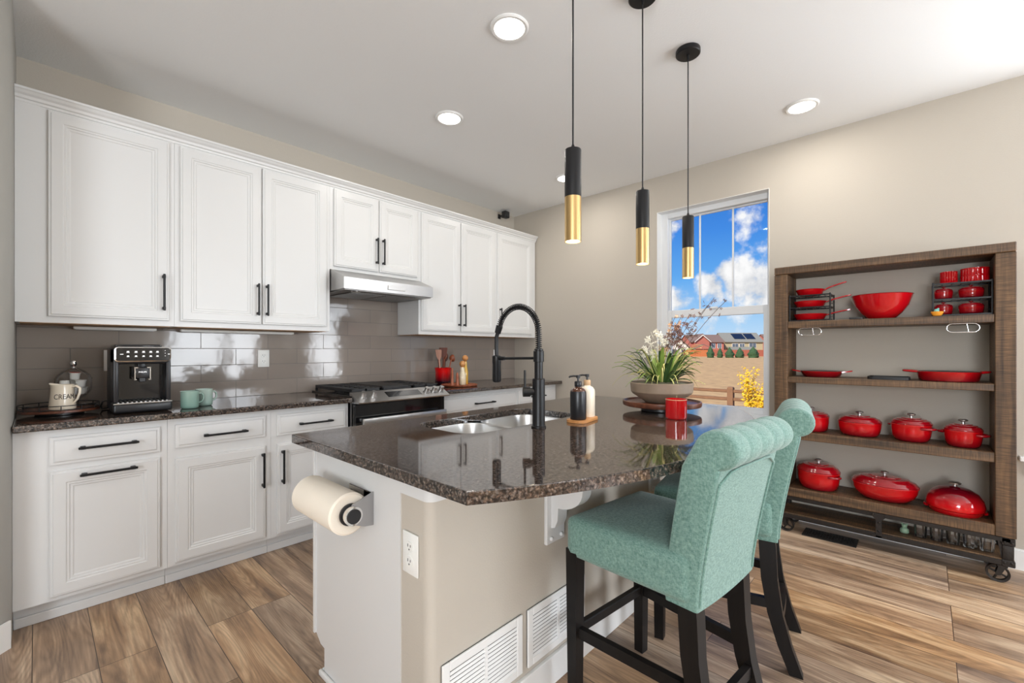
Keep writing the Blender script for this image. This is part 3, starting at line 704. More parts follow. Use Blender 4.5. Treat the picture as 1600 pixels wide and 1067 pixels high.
# ------------------------------------------------------------------ island
IX0, IX1, IYB, IYS = .750, 2.56, 1.738, 1.018
def island():
    root = thing('kitchen_island', 'white and greige island base under the dark granite top', 'island', (IX0, IYS, 0))
    def T(o): o.location = (-IX0, -IYS, 0); return o
    b = MB()   # cabinet run with toe space on the range side
    b.box(IX0+.004, IX1, 1.155, 1.225, .0, .880); b.box(IX0+.004, IX1, 1.225, IYB-.002, .11, .12)
    b.box(IX0+.004, IX1, IYB-.02, IYB-.002, .12, .880); b.box(IX1-.02, IX1, 1.30, IYB-.02, .12, .88); b.box(IX0+.004, IX1, 1.64, 1.66, 0, .11)
    T(b.build('cabinet', M['white'], root, 0))
    b = MB(); b.prism([(1.154, 0), (1.668, 0), (1.668, .105), (1.70, .108), (IYB, .135), (IYB, .880), (1.154, .880)], 'x', IX0-.004, IX0+.006); T(b.build('end_panel', M['white'], root, 0))
    b = MB(); b.box(IX0-.012, IX0+.05, IYB, IYB+.014, .135, .880, .002); T(b.build('face_edge', M['white'], root, 0))
    b = MB(); b.prism([(1.69, 0), (1.675, 0), (1.675, .028), (1.683, .024), (1.69, .012)], 'x', IX0-.004, IX1); b.box(IX0-.018, IX0-.004, 1.16, 1.69, 0, .022, .006); T(b.build('shoe_moulding', M['trim'], root, 30))
    # drywall half wall with bull-nosed corners
    P = rrect(IX0, IX1+.02, IYS, 1.40, .03, 6); P = [p if p[1] < 1.2 else (p[0], 1.154) for p in P]
    Q = []
    for p in P:
        if not Q or (Vector(p)-Vector(Q[-1])).length > 1e-4: Q.append(p)
    b = MB(); b.prism(Q, 'z', 0, .880); T(b.build('half_wall', M['wall'], root, 40, 'greige painted drywall half wall'))
    b = MB(); P = rrect(IX0-.016, IX0+.16, IYS-.026, 1.30, .03, 6); P = [p if p[1] < 1.2 else (p[0], 1.165) for p in P]
    Q = []
    for p in P:
        if not Q or (Vector(p)-Vector(Q[-1])).length > 1e-4: Q.append(p)
    b.prism(Q, 'z', .815, .880); T(b.build('corner_block', M['white'], root, 40))
    b = MB(); b.box(IX0+.035, IX1, IYS-.014, IYS, 0, .108, .003); T(b.build('baseboard', M['trim'], root, 0))
    for cx in (1.318, 2.15):
        b = MB(); b.box(cx-.055, cx+.055, IYS-.014, IYS, .525, .880, .003, 1)
        prof = [(IYS-.014, .880), (IYS-.30, .880), (IYS-.30, .850)]
        for k in range(9):
            a = k/8*pi/2; prof.append((IYS-.29+.14*sin(a)*1.0, .84-.10*(1-cos(a))))
        for k in range(1, 9):
            a = k/8*pi/2; prof.append((IYS-.15+.105*(1-cos(a)), .74-.078*sin(a)))
        prof += [(IYS-.042, .615), (IYS-.03, .588), (IYS-.014, .583)]
        b.prism(prof, 'x', cx-.028, cx+.028)
        for zz in (.545,): 
            for xx in (-.03, .03): b.sphere((cx+xx, IYS-.016, zz), .008, 10, 6)
        T(b.build('corbel', M['white'], root, 30))
island()
outlet('wall_outlet', 'white duplex outlet on the end of the island', (IX0-.0005, 1.100, .642), radians(-90))
def vent(x0, x1, z0, z1, label):
    root = thing('return_air_grille', label, 'vent', ((x0+x1)/2, IYS-.001, z0), 0, 'white return air grilles on the island')
    w = (x1-x0)/2; h = z1-z0
    b = MB(); b.box(-w, w, -.004, 0, 0, h, .002, 1); b.build('backing', M['dark_slot'], root, 0)
    b = MB(); f = .027
    b.box(-w, -w+f, -.010, -.002, 0, h, .002, 1); b.box(w-f, w, -.010, -.002, 0, h, .002, 1); b.box(-w+f, w-f, -.010, -.002, 0, f, .002, 1); b.box(-w+f, w-f, -.010, -.002, h-f, h, .002, 1); b.box(-.006, .006, -.010, -.002, f, h-f)
    b.build('frame', M['trim'], root, 0)
    n = 11
    for s in (-1, 1):
        b = MB(); a0, a1 = (-w+f, -.006) if s < 0 else (.006, w-f)
        for k in range(n):
            zz = f+(h-2*f)*(k+.5)/n
            b.prism([(-.0095, zz-.0052), (-.0085, zz-.0052), (-.0060, zz+.0030), (-.0070, zz+.0030)], 'x', a0, a1)
        b.build('louvres', M['trim'], root, 0)
vent(.792, 1.136, .130, .330, 'white return air grille nearest the island corner')
vent(1.165, 1.515, .130, .330, 'white return air grille beside the bar stool leg')

def island_top():
    # outline: straight left end, bowed seating edge
    cx, cy, R = 1.67, 2.393, 1.913
    out = []
    x0, x1 = .668, 2.700
    out.append((x0, 1.775))
    ya = lambda x: cy-math.sqrt(R*R-(x-cx)**2)
    n = 36
    out.append((x0, ya(x0)))
    for k in range(1, n): 
        x = x0+(x1-x0)*k/n; out.append((x, ya(x)))
    out.append((x1, ya(x1))); out.append((x1, 1.775))
    hole = rrect(1.115, 1.865, 1.262, 1.640, .10, 6)
    b = MB(); bm = b.bm
    def ring(poly, z): return [bm.verts.new((p[0], p[1], z)) for p in poly]
    o_t = ring(out, CT); o_b = ring(out, CB)
    # chamfered top arris
    m = Vector((1.67, 1.2))
    h_t = ring(hole, CT); h_b = ring(hole, CB)
    for A, B in ((o_t, o_b), (h_t, h_b)):
        for i in range(len(A)):
            j = (i+1) % len(A); bm.faces.new([A[i], A[j], B[j], B[i]])
    for A, B in ((o_t, h_t), (o_b, h_b)):
        es = []
        for Rg in (A, B):
            for i in range(len(Rg)):
                e = bm.edges.get([Rg[i], Rg[(i+1) % len(Rg)]]); es.append(e)
        bmesh.ops.triangle_fill(bm, use_beauty=True, use_dissolve=False, edges=es)
    bmesh.ops.recalc_face_normals(bm, faces=bm.faces)
    es = [e for e in bm.edges if all(abs(v.co.z-CT) < 1e-5 for v in e.verts) and len(e.link_faces) == 2 and any(abs(f.normal.z) < .5 for f in e.link_faces)]
    bmesh.ops.bevel(bm, geom=es, offset=.003, segments=2, profile=.5, affect='EDGES')
    o = b.build('island_countertop', M['granite'], None, 15, None, True)
    tag(o, 'large polished brown granite island top with a bowed seating edge', 'countertop')
island_top()
def sink():
    root = thing('kitchen_sink', 'stainless double-bowl sink set under the island granite', 'sink', (1.49, 1.45, .70))
    def T(o): o.location = (-1.49, -1.45, -.70); return o
    zt = CB-.0015
    def bowl(x0, x1, y0, y1, dz):
        n = 6
        rings = []
        for ins, z, r in ((-.012, zt, .10), (0, zt, .095), (.002, zt-.01, .095), (.008, zt-dz+.035, .085), (.02, zt-dz+.01, .075), (.045, zt-dz, .06)):
            P = rrect(x0+ins, x1-ins, y0+ins, y1-ins, r, n); rings.append([(p[0], p[1], z) for p in P])
        inner = rings
        b = MB(); b.loft(inner, True, False)
        b._face([b.bm.verts.new(p) for p in inner[-1]])
        outer = [[(p[0]+(p[0]-(x0+x1)/2)*.02, p[1]+(p[1]-(y0+y1)/2)*.02, p[2]-.004) for p in rg] for rg in inner[1:]]
        b.loft(outer, True, False)
        o = T(b.build('bowl', M['sink'], root, 40))
        cxx, cyy = (x0+x1)/2, (y0+y1)/2
        d = MB(); d.lathe([(.045, 0), (.043, .003), (.03, .001), (.02, -.002)], 24, c=(cxx, cyy, zt-dz+.001)); d.build('drain', M['chrome'], o, 30)
    bowl(1.112, 1.472, 1.258, 1.644, .20); bowl(1.498, 1.868, 1.258, 1.644, .20)
sink()
def faucet():
    root = thing('kitchen_faucet', 'matte black spring-neck kitchen faucet standing behind the sink', 'faucet', (1.430, 1.180, CT))
    b = MB(); b.lathe([(.031, 0), (.031, .005), (.027, .008), (.0262, .012), (.0262, .200), (.024, .203)], 28); b.build('body', M['black'], root, 35)
    b = MB(); b.lathe([(.0175, .20), (.0175, .272), (.022, .273), (.022, .318), (.0185, .320), (.0185, .326), (.012, .328)], 24); b.build('riser', M['black'], root, 35)
    # spring neck path in the local yz plane, arching over the sink
    R = .118; zc = .40
    path = [Vector((0, 0, .32)), Vector((0, 0, .34)), Vector((0, 0, .37))]
    for k in range(0, 23): 
        a = pi*k/22*.90; path.append(Vector((0, R-R*cos(a), zc+R*1.02*sin(a)-.01)))
    b = MB(); b.tube(path, .0065, 10); b.build('hose', M['black'], root, 50)
    # resample for the coil
    L = [0]
    for p, q in zip(path[:-1], path[1:]): L.append(L[-1]+(q-p).length)
    tot = L[-1]; turns = int(tot/.0086); pts = []
    def at(s):
        for i in range(len(L)-1):
            if s <= L[i+1]: break
        t = (s-L[i])/(L[i+1]-L[i]); p = path[i].lerp(path[i+1], t); d = (path[i+1]-path[i]).normalized(); return p, d
    n = turns*10
    for k in range(n+1):
        p, d = at(tot*k/n); u = Vector((1, 0, 0)); v = d.cross(u)
        a = 2*pi*turns*k/n; pts.append(p+(u*cos(a)+v*sin(a))*.0125)
    b = MB(); b.tube(pts, .0019, 5); b.build('spring_coil', M['black'], root, 60)
    pe, de = at(tot)
    b = MB(); b.cyl(pe-de*.004, pe+de*.03, .0155, .014, 16); b.build('end_collar', M['black'], root, 35)
    head = Vector((0, .247, .285))
    hp = [pe+de*.02, pe+de*.05, Vector((0, .249, .34)), head+Vector((0, 0, .0))]
    b = MB(); b.tube(hp, .009, 10); b.build('spout_hose', M['black'], root, 50)
    b = MB(); b.lathe([(.0135, 0), (.018, .003), (.0205, .01), (.0195, .085), (.0205, .088), (.0205, .118), (.016, .122)], 22, c=(0, .247, .175)); b.build('spray_head', M['black'], root, 35)
    b = MB(); b.tube([(0, .018, .288), (0, .225, .284)], .0062, 10); b.cyl((0, .20, .2845), (0, .232, .284), .009, n=14); b.build('docking_arm', M['black'], root, 35)
    b = MB(); d = Vector((-.75, .66, 0)); c = Vector((0, 0, .148))
    b.cyl(c+d*.02, c+d*.038, .016, n=18); b.cyl(c+d*.036, c+d*.066, .021, n=22); k = b.build('lever_hub', M['black'], root, 35)
    b = MB(); b.tube([c+d*.058+Vector((0, 0, .01)), c+d*.058+Vector((0, 0, .09))], .0048, 8); b.build('lever', M['black'], k, 35)
faucet()

# ------------------------------------------------------------------ paper towel holder
def paper_towel():
    root = thing('paper_towel_holder', 'chrome paper towel holder screwed to the island end panel', 'paper towel holder', (IX0-.0047, 1.42, .722))
    b = MB(); b.box(-.004, 0, -.110, .045, .012, .052, .002, 1); b.box(-.004, 0, -.110, -.055, -.045, .052, .002, 1)
    b.build('back_plate', M['chrome'], root, 30)
    b = MB(); P = [(0, -.052), (0, .056), (-.03, .046), (-.075, .031), (-.094, .016), (-.100, 0), (-.094, -.018), (-.075, -.031), (-.03, -.048)]
    b.prism(P, 'y', -.113, -.109); b.build('arm', M['arm_steel'], root, 0)
    b = MB(); b.cyl((-.076, -.130, 0), (-.076, -.108, 0), .029, n=28); k = b.build('end_knob', M['chrome'], root, 35)
    b = MB(); b.cyl((-.076, -.1075, 0), (-.076, -.1005, 0), .034, n=28); b.build('spool_end', M['blacksoft'], root, 35, 'black spool end')
    b = MB(); b.cyl((-.076, -.133, 0), (-.076, -.129, 0), .0225, n=24); b.build('knob_face', M['blacksoft'], k, 35, 'black knob face')
    for yy in (-.085, .03):
        b = MB(); b.sphere((-.005, yy, .032), .004, 8, 5); b.build('screw', M['steel_dark'], root, 35)
    b = MB(); b.cyl((-.076, -.108, 0), (-.076, .20, 0), .007, n=12); b.cyl((-.076, .195, 0), (-.076, .203, 0), .02, n=16); b.build('rod', M['chrome'], root, 35)
    r = thing('paper_towel_roll', 'full roll of white paper towels on the chrome holder', 'paper towel', (IX0-.080, 1.42, .722))
    b = MB(); n = 40
    def ring(rad, y): return [(rad*cos(2*pi*k/n), y, rad*sin(2*pi*k/n)) for k in range(n)]
    b.loft([ring(.022, -.098), ring(.060, -.100), ring(.066, -.095), ring(.066, .185), ring(.060, .190), ring(.022, .188)], True, False)
    b.build('towel_sheets', M['paper'], r, 40)
    b = MB(); b.loft([ring(.0222, -.099), ring(.0222, .189), ring(.0195, .189), ring(.0195, -.099), ring(.0222, -.099)], True, False); b.build('core', M['soap_cap'], r, 40, 'cardboard core')
paper_towel()

# ------------------------------------------------------------------ bar stools
def stool():
    root = thing('bar_stool', 'x', 'stool', (0, 0, 0), 0, 'teal upholstered bar stools')
    # local: faces +y
    for s in (-1, 1):
        b = MB(); b.loft([[(s*.205+dx*w, .205+dy*w, z) for dx, dy in ((-1, -1), (1, -1), (1, 1), (-1, 1))] for z, w in ((0, .0185), (.54, .0235))]); b.build('leg', M['espresso'], root, 0)
    for s in (-1, 1):
        rings = []
        for z, y, w, d in ((0, -.292, .020, .022), (.10, -.255, .021, .024), (.22, -.222, .022, .026), (.35, -.203, .0235, .028), (.47, -.197, .025, .029), (.56, -.190, .022, .026)):
            rings.append([(s*.160+dx*w, y+dy*d, z) for dx, dy in ((-1, -1), (1, -1), (1, 1), (-1, 1))])
        b = MB(); b.loft(rings); b.build('leg', M['espresso'], root, 40)
    b = MB(); b.box(-.19, .19, .193, .217, .235, .270, .003, 1); b.build('footrest', M['espresso'], root, 0)
    for s in (-1, 1):
        b = MB(); b.loft([[(s*.203+dx*.011, .19, .235+dz) for dx, dz in ((-1, 0), (1, 0), (1, .036), (-1, .036))], [(s*.168+dx*.011, -.212, .235+dz) for dx, dz in ((-1, 0), (1, 0), (1, .036), (-1, .036))]]); b.build('stretcher', M['espresso'], root, 0)
    rings = []
    for k in range(9):
        t = k/8*2-1; y = -.235-.012*(1-t*t); zz = .175+.03*t*t*0
        rings.append([(t*.150, y+dy, .165+.022*(1-t*t)+dz) for dy, dz in ((-.011, 0), (.011, 0), (.011, .036), (-.011, .036))])
    b = MB(); b.loft(rings); b.build('stretcher', M['espresso'], root, 40)
    b = MB(); b.box(-.19, .19, -.16, .215, .505, .53); b.build('seat_rail', M['espresso'], root, 0)
    # seat cushion
    nx, ny, nz = 20, 20, 6
    def sq(t, e=.16):   # rounded param
        return t
    b = MB(); bm = b.bm; V = {}
    def pos(i, j, k):
        u = i/nx*2-1; v = j/ny*2-1; w = k/nz*2-1
        # rounded box mapping
        r = .022; hx, hy, hz = .232, .222, .070
        p = Vector((u*hx, v*hy, w*hz))
        q = Vector((max(-hx+r, min(hx-r, p.x)), max(-hy+r, min(hy-r, p.y)), max(-hz+r, min(hz-r, p.z))))
        d = p-q
        if d.length > 1e-6: p = q+d.normalized()*r*min(1, d.length/r*1.0 if False else 1)
        if w > 0: p.z += .020*(1-u*u)*(1-v*v)*w
        taper = 1-.055*(1-(v+1)/2)*1.4
        return Vector((p.x*taper, p.y+.006, p.z+.584))
    def vert(i, j, k):
        if (i, j, k) not in V: V[i, j, k] = bm.verts.new(pos(i, j, k))
        return V[i, j, k]
    for i in range(nx):
        for j in range(ny):
            for k in (0, nz): b._face([vert(i, j, k), vert(i+1, j, k), vert(i+1, j+1, k), vert(i, j+1, k)])
    for i in range(nx):
        for k in range(nz):
            for j in (0, ny): b._face([vert(i, j, k), vert(i+1, j, k), vert(i+1, j, k+1), vert(i, j, k+1)])
    for j in range(ny):
        for k in range(nz):
            for i in (0, nx): b._face([vert(i, j, k), vert(i, j+1, k), vert(i, j+1, k+1), vert(i, j, k+1)])
    b.build('seat', M['fabric'], root, 80)
    # scroll back: closed profile (y,z) from bottom rear round the scroll to the bottom front
    yr = lambda z: -.232-.075*max(0, (z-.52)/.42)**1.25      # rear face
    yf = lambda z: -.130-.070*max(0, (z-.52)/.42)**1.25      # front face
    prof = []; roll = []
    for k in range(9): z = .500+k/8*.415; prof.append((yr(z), z)); roll.append(0)
    cy, cz, R = -.290, .966, .053
    a0, a1 = radians(262), radians(20)
    for k in range(17):
        a = a0+(a1-a0)*k/16; prof.append((cy+R*cos(a)*1.12, cz+R*sin(a))); roll.append(1)
    for k in range(1, 10): z = .955-(k/9)*.42; prof.append((yf(z), z)); roll.append(.6 if k < 4 else .2 if k < 7 else 0)
    prof.append((yf(.5)-.004, .500)); roll.append(0)
    nxs = 44; rings = []
    ends = [(-1, .0), (-.985, .6), (-.955, .9)]
    xs = [(-1.0, .86), (-.99, .95), (-.965, 1.0)]+[(-.93+1.86*k/nxs, 1.0) for k in range(nxs+1)]+[(.965, 1.0), (.99, .95), (1.0, .86)]
    cyc, czc = -.215, .75
    for t, sh in xs:
        ring = []
        for (y, z), rl in zip(prof, roll):
            hw = .197+.018*max(0, min(1, (z-.5)/.42))
            ch = abs(((t+1)/2*5) % 1-.5)*2      # 1 at channel creases
            crease = max(0, (ch-.78)/.22)
            yy = y; zz = z
            if rl: 
                dv = Vector((y-cy, z-cz)); 
                if rl == 1: dv = dv.normalized()*(-.0036*crease+.0022*(1-ch)); yy += dv.x; zz += dv.y
                else: yy += -.002*crease*rl+.0016*(1-ch)*rl
            # round the side edges: shrink thickness slightly near the ends
            mid = (yr(z)+yf(z))/2 if z < .93 else cy
            mz = z if z < .93 else cz
            yy = mid+(yy-mid)*sh; zz = mz+(zz-mz)*sh
            bow = .010*(1-(z-.5)/.45)*(1-t*t) if z < .56 else 0
            ring.append((t*hw, yy, zz-(bow if rl == 0 else 0)))
        rings.append(ring)
    b = MB(); b.loft(rings); b.build('backrest', M['fabric'], root, 60)
    # piping that outlines the rear panel
    pts = []
    for k in range(10): z = .512+k/9*.36; pts.append((-(.182+.017*(z-.5)/.42), yr(z)-.002, z))
    for k in range(1, 8): t = k/8; pts.append((-.190+.38*t, yr(.90)-.003-.004*sin(pi*t), .885+.018*min(1, sin(pi*t)*2)))
    for k in range(10): z = .512+(9-k)/9*.36; pts.append(((.182+.017*(z-.5)/.42), yr(z)-.002, z))
    b = MB(); b.tube(pts, .0042, 8); b.build('piping', M['fabric'], root, 60)
    return root
s1 = stool(); s1.location = (1.477, .676, 0); s1.rotation_euler[2] = radians(-6); s1['label'] = 'teal scroll-back bar stool nearest the camera, its back towards it'
s2 = copy_tree(s1); s2.location = (2.076, .676, 0); s2.rotation_euler[2] = radians(11); s2['label'] = 'teal scroll-back bar stool tucked behind the first, next to the window'

# ------------------------------------------------------------------ pendants and recessed lights
def pendant(x, y, label):
    root = thing('pendant_light', label, 'pendant light', (x, y, H), 0, 'black and brass cylinder pendants')
    b = MB(); b.lathe([(.058, 0), (.060, -.004), (.060, -.022), (.056, -.026), (.006, -.027)], 32); b.lathe([(.007, -.027), (.005, -.05)], 12); b.build('canopy', M['black'], root, 35)
    zb = 1.608-H; zt = 1.923-H; zj = zb+.152
    b = MB(); b.cyl((0, 0, -.04), (0, 0, zt+.01), .0032, n=8); b.build('cord', M['blacksoft'], root, 50)
    b = MB(); b.lathe([(.004, zt+.018), (.008, zt+.006), (.0275, zt), (.0285, zt-.003), (.0285, zj)], 32, cap=True); b.build('upper_tube', M['black'], root, 35, 'black upper tube')
    b = MB(); b.lathe([(.0285, zj), (.0285, zb), (.0265, zb), (.0265, zb+.03), (.0265, zj-.005)], 32, cap=False); b.build('lower_tube', M['brass'], root, 35, 'brushed brass lower tube')
    b = MB(); b.lathe([(.0262, zb+.008), (.0262, zb+.012)], 24); b.build('bulb', M['bulb'], root, 35)
    l = bpy.data.lights.new('pendant_glow', 'SPOT'); l.energy = 5; l.spot_size = radians(80); l.spot_blend = .6; l.shadow_soft_size = .02; l.color = (1, .83, .62)
    o = bpy.data.objects.new('pendant_glow', l); COL.objects.link(o); o.parent = root; o.location = (0, 0, zb+.002)
pendant(1.257, .885, 'black and brass cylinder pendant nearest the camera')
pendant(1.790, .895, 'middle one of the three black and brass pendants')
pendant(2.288, .893, 'black and brass pendant hanging in front of the window')
def can(x, y, label, r=.092, e=4.5):
    root = thing('recessed_light', label, 'ceiling light', (x, y, H), 0, 'round recessed downlights')
    b = MB(); b.lathe([(r, 0), (r, -.004), (r*.93, -.010), (r*.80, -.009), (r*.78, -.004)], 36, cap=False); b.build('trim_ring', M['trim'], root, 35)
    b = MB(); b.lathe([(r*.79, -.0065), (r*.78, -.004)], 32); b.build('lens', M['can_lens'], root, 35)
    l = bpy.data.lights.new('downlight', 'AREA'); l.shape = 'DISK'; l.size = r*1.3; l.energy = e; l.color = (1, .95, .88)
    o = bpy.data.objects.new('downlight', l); COL.objects.link(o); o.parent = root; o.location = (0, 0, -.0115)
can(1.545, 1.456, 'large round recessed light at the top, nearest the camera')
can(1.873, 2.314, 'round recessed light in the ceiling in front of the range hood')
can(3.306, .571, 'round recessed light in the ceiling over the shelf')
can(3.239, 2.358, 'round recessed light half hidden behind the nearest pendant')

b = thing('cube_speaker', 'small black cube speaker high in the corner above the cabinets', 'speaker', (3.535, 3.40, 2.694))
m_ = MB(); m_.box(-.036, .036, -.040, .02, 0, .072, .008, 3); m_.build('housing', M['blacksoft'], b, 30)
m_ = MB(); m_.cyl((0, .02, .036), (0, .09, .036), .010, n=12); m_.box(-.02, .02, .085, .09, .01, .062, .002, 1); m_.build('mount', M['blacksoft'], b, 30)
m_ = MB(); m_.cyl((0, -.042, .036), (0, -.039, .036), .026, n=24); m_.build('grille', M['dark_slot'], b, 30)

# ------------------------------------------------------------------ rustic shelf on iron wheels
SX0, SX1 = 3.484, 3.770; SYR, SYL = -.350, .763
Z1, Z2, Z3, Z4, Z5 = 1.430, 1.056, .687, .305, .130
def shelf_unit():
    root = thing('open_shelf', 'tall rustic brown wood shelf on iron wheels holding red cookware', 'shelf', (3.627, .206, 0))
    def T(o): o.location = (-3.627, -.206, 0); return o
    for y0, y1 in ((SYR, SYR+.077), (SYL-.077, SYL)):
        b = MB(); b.box(SX0, SX1, y0, y1, .247, 1.752, .003, 1); T(b.build('side_panel', M['rustic'], root, 0))
    b = MB(); b.box(SX0-.003, SX1, SYR, SYL, 1.7525, 1.803, .004, 1); T(b.build('top_board', M['rustic_h'], root, 0))
    for z, t in ((Z1, .045), (Z2, .040), (Z3, .052), (Z4, .058)):
        b = MB(); b.box(SX0+(.006 if z != Z4 else 0), SX1-.002, SYR+.0775, SYL-.0775, z-t, z, .003, 1); T(b.build('shelf_board', M['rustic_h'], root, 0))
    b = MB(); b.box(SX0+.012, SX1-.02, SYR+.03, SYL-.03, Z5-.028, Z5, .003, 1); T(b.build('lower_board', M['rustic_h'], root, 0))
    b = MB(); b.box(SX0+.002, SX0+.014, SYR+.02, SYL-.02, .222, .247, .002, 1); b.box(SX1-.03, SX1-.018, SYR+.02, SYL-.02, .222, .247, .002, 1)
    b.box(SX0+.002, SX0+.012, SYR+.03, SYL-.03, Z5-.034, Z5-.006, .002, 1); T(b.build('iron_rail', M['iron'], root, 0))
    for cx in (SX0+.028, SX1-.040):
        for cy, s in ((SYR+.030, 1), (SYL-.030, -1)):
            b = MB(); b.box(cx-.026, cx+.026, cy-.026, cy+.026, .205, .2465, .004, 1); b.box(cx-.020, cx+.020, cy-.022, cy+.022, .108, .205, .006, 2)
            b.box(cx-.028, cx+.028, cy-.026, cy+.026, .094, .128, .004, 1)
            b.prism([(cy+s*.018, .232), (cy+s*.040, .232), (cy+s*.022, .13), (cy+s*.010, .13)], 'x', cx-.012, cx+.012)
            for zz in (.222, .115):
                for dy in (-.013, .013): b.sphere((cx-.028, cy+dy, zz), .007, 8, 5)
            br = T(b.build('corner_bracket', M['iron'], root, 30))
            b = MB()
            b.box(cx-.024, cx+.024, cy-.020+s*.020, cy+.020+s*.020, .086, .096, .002, 1)
            for dx in (-.021, .021): b.prism([(cy-.014+s*.02, .09), (cy+.014+s*.02, .09), (cy+.012+s*.035, .040), (cy-.008+s*.035, .040)], 'x', cx+dx-.0025, cx+dx+.0025)
            f = T(b.build('caster_fork', M['iron'], root, 0))
            wy = cy+s*.036; b = MB(); n = 28
            def rg(r, x): return [(x, wy+r*cos(2*pi*k/n), .046+r*sin(2*pi*k/n)) for k in range(n)]
            b.loft_closed([rg(.046, cx-.014), rg(.046, cx+.014), rg(.036, cx+.012), rg(.036, cx-.012)])
            b.cyl((cx-.017, wy, .046), (cx+.017, wy, .046), .010, n=14)
            for k in range(4):
                a = k*pi/2+.4; b.cyl((cx, wy+.008*cos(a), .046+.008*sin(a)), (cx, wy+.038*cos(a), .046+.038*sin(a)), .005, n=8)
            b.build('wheel', M['iron'], f, 35)
    cy = .206
    b = MB(); b.prism([(cy-.045, .2465), (cy+.045, .2465), (cy+.035, .23), (cy+.014, .205), (cy+.014, .10), (cy-.014, .10), (cy-.014, .205), (cy-.035, .23)], 'x', SX0-.004, SX0+.008)
    for dy, zz in ((-.028, .237), (.028, .237), (0, .19), (0, .14)): b.sphere((SX0-.005, cy+dy, zz), .006, 8, 5)
    b.box(SX0-.004, SX0+.008, cy-.035, cy+.035, .098, .112, .002, 1)
    T(b.build('centre_bracket', M['iron'], root, 30))
    for y0, y1 in ((.496, .624), (-.217, -.088)):
        b = MB(); ym = (y0+y1)/2; hw = (y1-y0)/2; r = .024; pts = []
        for s, a0 in ((1, -90), (-1, 90)):
            for k in range(9): a = radians(a0+180*k/8); pts.append((SX0+.012, ym+s*(hw-r)+r*cos(a), Z1-.045-r-.002+r*sin(a)))
        b.tube(pts, .0028, 8, True)
        b.cyl((SX0+.012, ym-.015, Z1-.045-.003), (SX0+.012, ym-.022, Z1-.045-.048), .0026, n=8)
        T(b.build('wire_loop', M['chrome'], root, 50, 'chrome wire loop'))
shelf_unit()

def pot(name, label, cat, loc, rx, ry, h, lid=.035, flare=.9, handles='y', group=None, knob=True, mat='red_dark', lidmat='red_lid', rz=0, dome=0):
    root = thing(name, label, cat, loc, rz, group)
    b = MB(); t = .93
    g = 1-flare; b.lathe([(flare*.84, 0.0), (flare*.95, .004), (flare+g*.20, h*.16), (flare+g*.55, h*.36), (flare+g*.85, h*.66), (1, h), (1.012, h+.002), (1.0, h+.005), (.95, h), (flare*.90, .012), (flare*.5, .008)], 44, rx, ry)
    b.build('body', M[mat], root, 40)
    if lid:
        b = MB(); prof = [(1.0, h+.0055), (1.018, h+.010), (1.0, h+.014)]
        if dome: prof += [(.98, h+dome*.35), (.88, h+dome*.66), (.70, h+dome*.86), (.45, h+dome*.97), (.12, h+dome)]
        else: prof += [(.97, h+.014+lid*.12), (.92, h+.014+lid*.34), (.905, h+.0165+lid*.36), (.74, h+.014+lid*.66), (.725, h+.0165+lid*.68), (.50, h+.014+lid*.86), (.485, h+.0165+lid*.88), (.25, h+.014+lid*.98), (.10, h+.014+lid)]
        b.lathe(prof, 40, rx, ry); l = b.build('lid', M[lidmat], root, 40)
        zt = h+dome if dome else h+.014+lid
        if knob:
            b = MB(); ks = 1 if knob is True else .5; b.lathe([(.008*ks, zt-.002), (.007*ks, zt+.010*ks), (.020*ks, zt+.016*ks), (.021*ks, zt+.022*ks), (.015*ks, zt+.026*ks), (.004*ks, zt+.027*ks)], 20); b.build('knob', M['steel'] if knob is True else M[lidmat], l, 40)
    zh = h-.012
    for s in (-1, 1):
        if handles == 'y': f = lambda u, w: (u, s*(ry*.985+w), zh)
        elif handles == 'x': f = lambda u, w: (s*(rx*.985+w), u, zh)
        else: break
        pts = [f(-.036, -.006), f(-.034, .012), f(-.022, .024), f(0, .027), f(.022, .024), f(.034, .012), f(.036, -.006)]
        b = MB(); b.tube(pts, .0075, 8); b.build('handle', M[lidmat], root, 60)
    return root
G = 'red enamelled pots with lids'
pot('dutch_oven', 'red lidded pot on the third shelf, half hidden by the stool', 'pot', (3.62, .574, Z3), .105, .105, .095, .025, .9, 'x', G)
pot('dutch_oven', 'shallow oval red lidded casserole on the third shelf, left of the two middle pots', 'pot', (3.62, .310, Z3), .098, .112, .082, .034, .86, None, G)
pot('dutch_oven', 'deep round red lidded pot at the middle of the third shelf', 'pot', (3.62, .062, Z3), .096, .096, .098, .028, .84, 'y', G, rz=-.68)
pot('dutch_oven', 'small round red lidded pot at the right end of the third shelf', 'pot', (3.60, -.158, Z3), .080, .080, .088, .028, .86, 'y', G, rz=-.45)
pot('dutch_oven', 'large round red lidded pot at the left of the bottom shelf', 'pot', (3.62, .530, Z4), .116, .126, .112, .042, .88, 'y', G, rz=-.68)
pot('dutch_oven', 'wide flared oval red casserole at the middle of the bottom shelf', 'pot', (3.615, .186, Z4), .118, .162, .092, .044, .72, None, G)
r = thing('bread_oven', 'domed red bread oven at the right end of the bottom shelf', 'pot', (3.612, -.125, Z4), 0, G)
b = MB(); b.lathe([(.108, 0), (.113, .005), (.122, .022), (.124, .026), (.110, .024), (.09, .012), (.03, .010)], 44); b.build('base', M['red'], r, 40)
for s in (-1, 1):
    b = MB(); b.tube([(-.035, s*.117, .022), (-.030, s*.124, .022), (0, s*.129, .022), (.030, s*.124, .022), (.035, s*.117, .022)], .007, 8); b.build('handle', M['red'], r, 60)
b = MB(); b.lathe([(.120, .0265), (.124, .032), (.125, .050), (.118, .082), (.098, .114), (.066, .136), (.030, .146), (.010, .148)], 44); l = b.build('lid', M['dome'], r, 40)
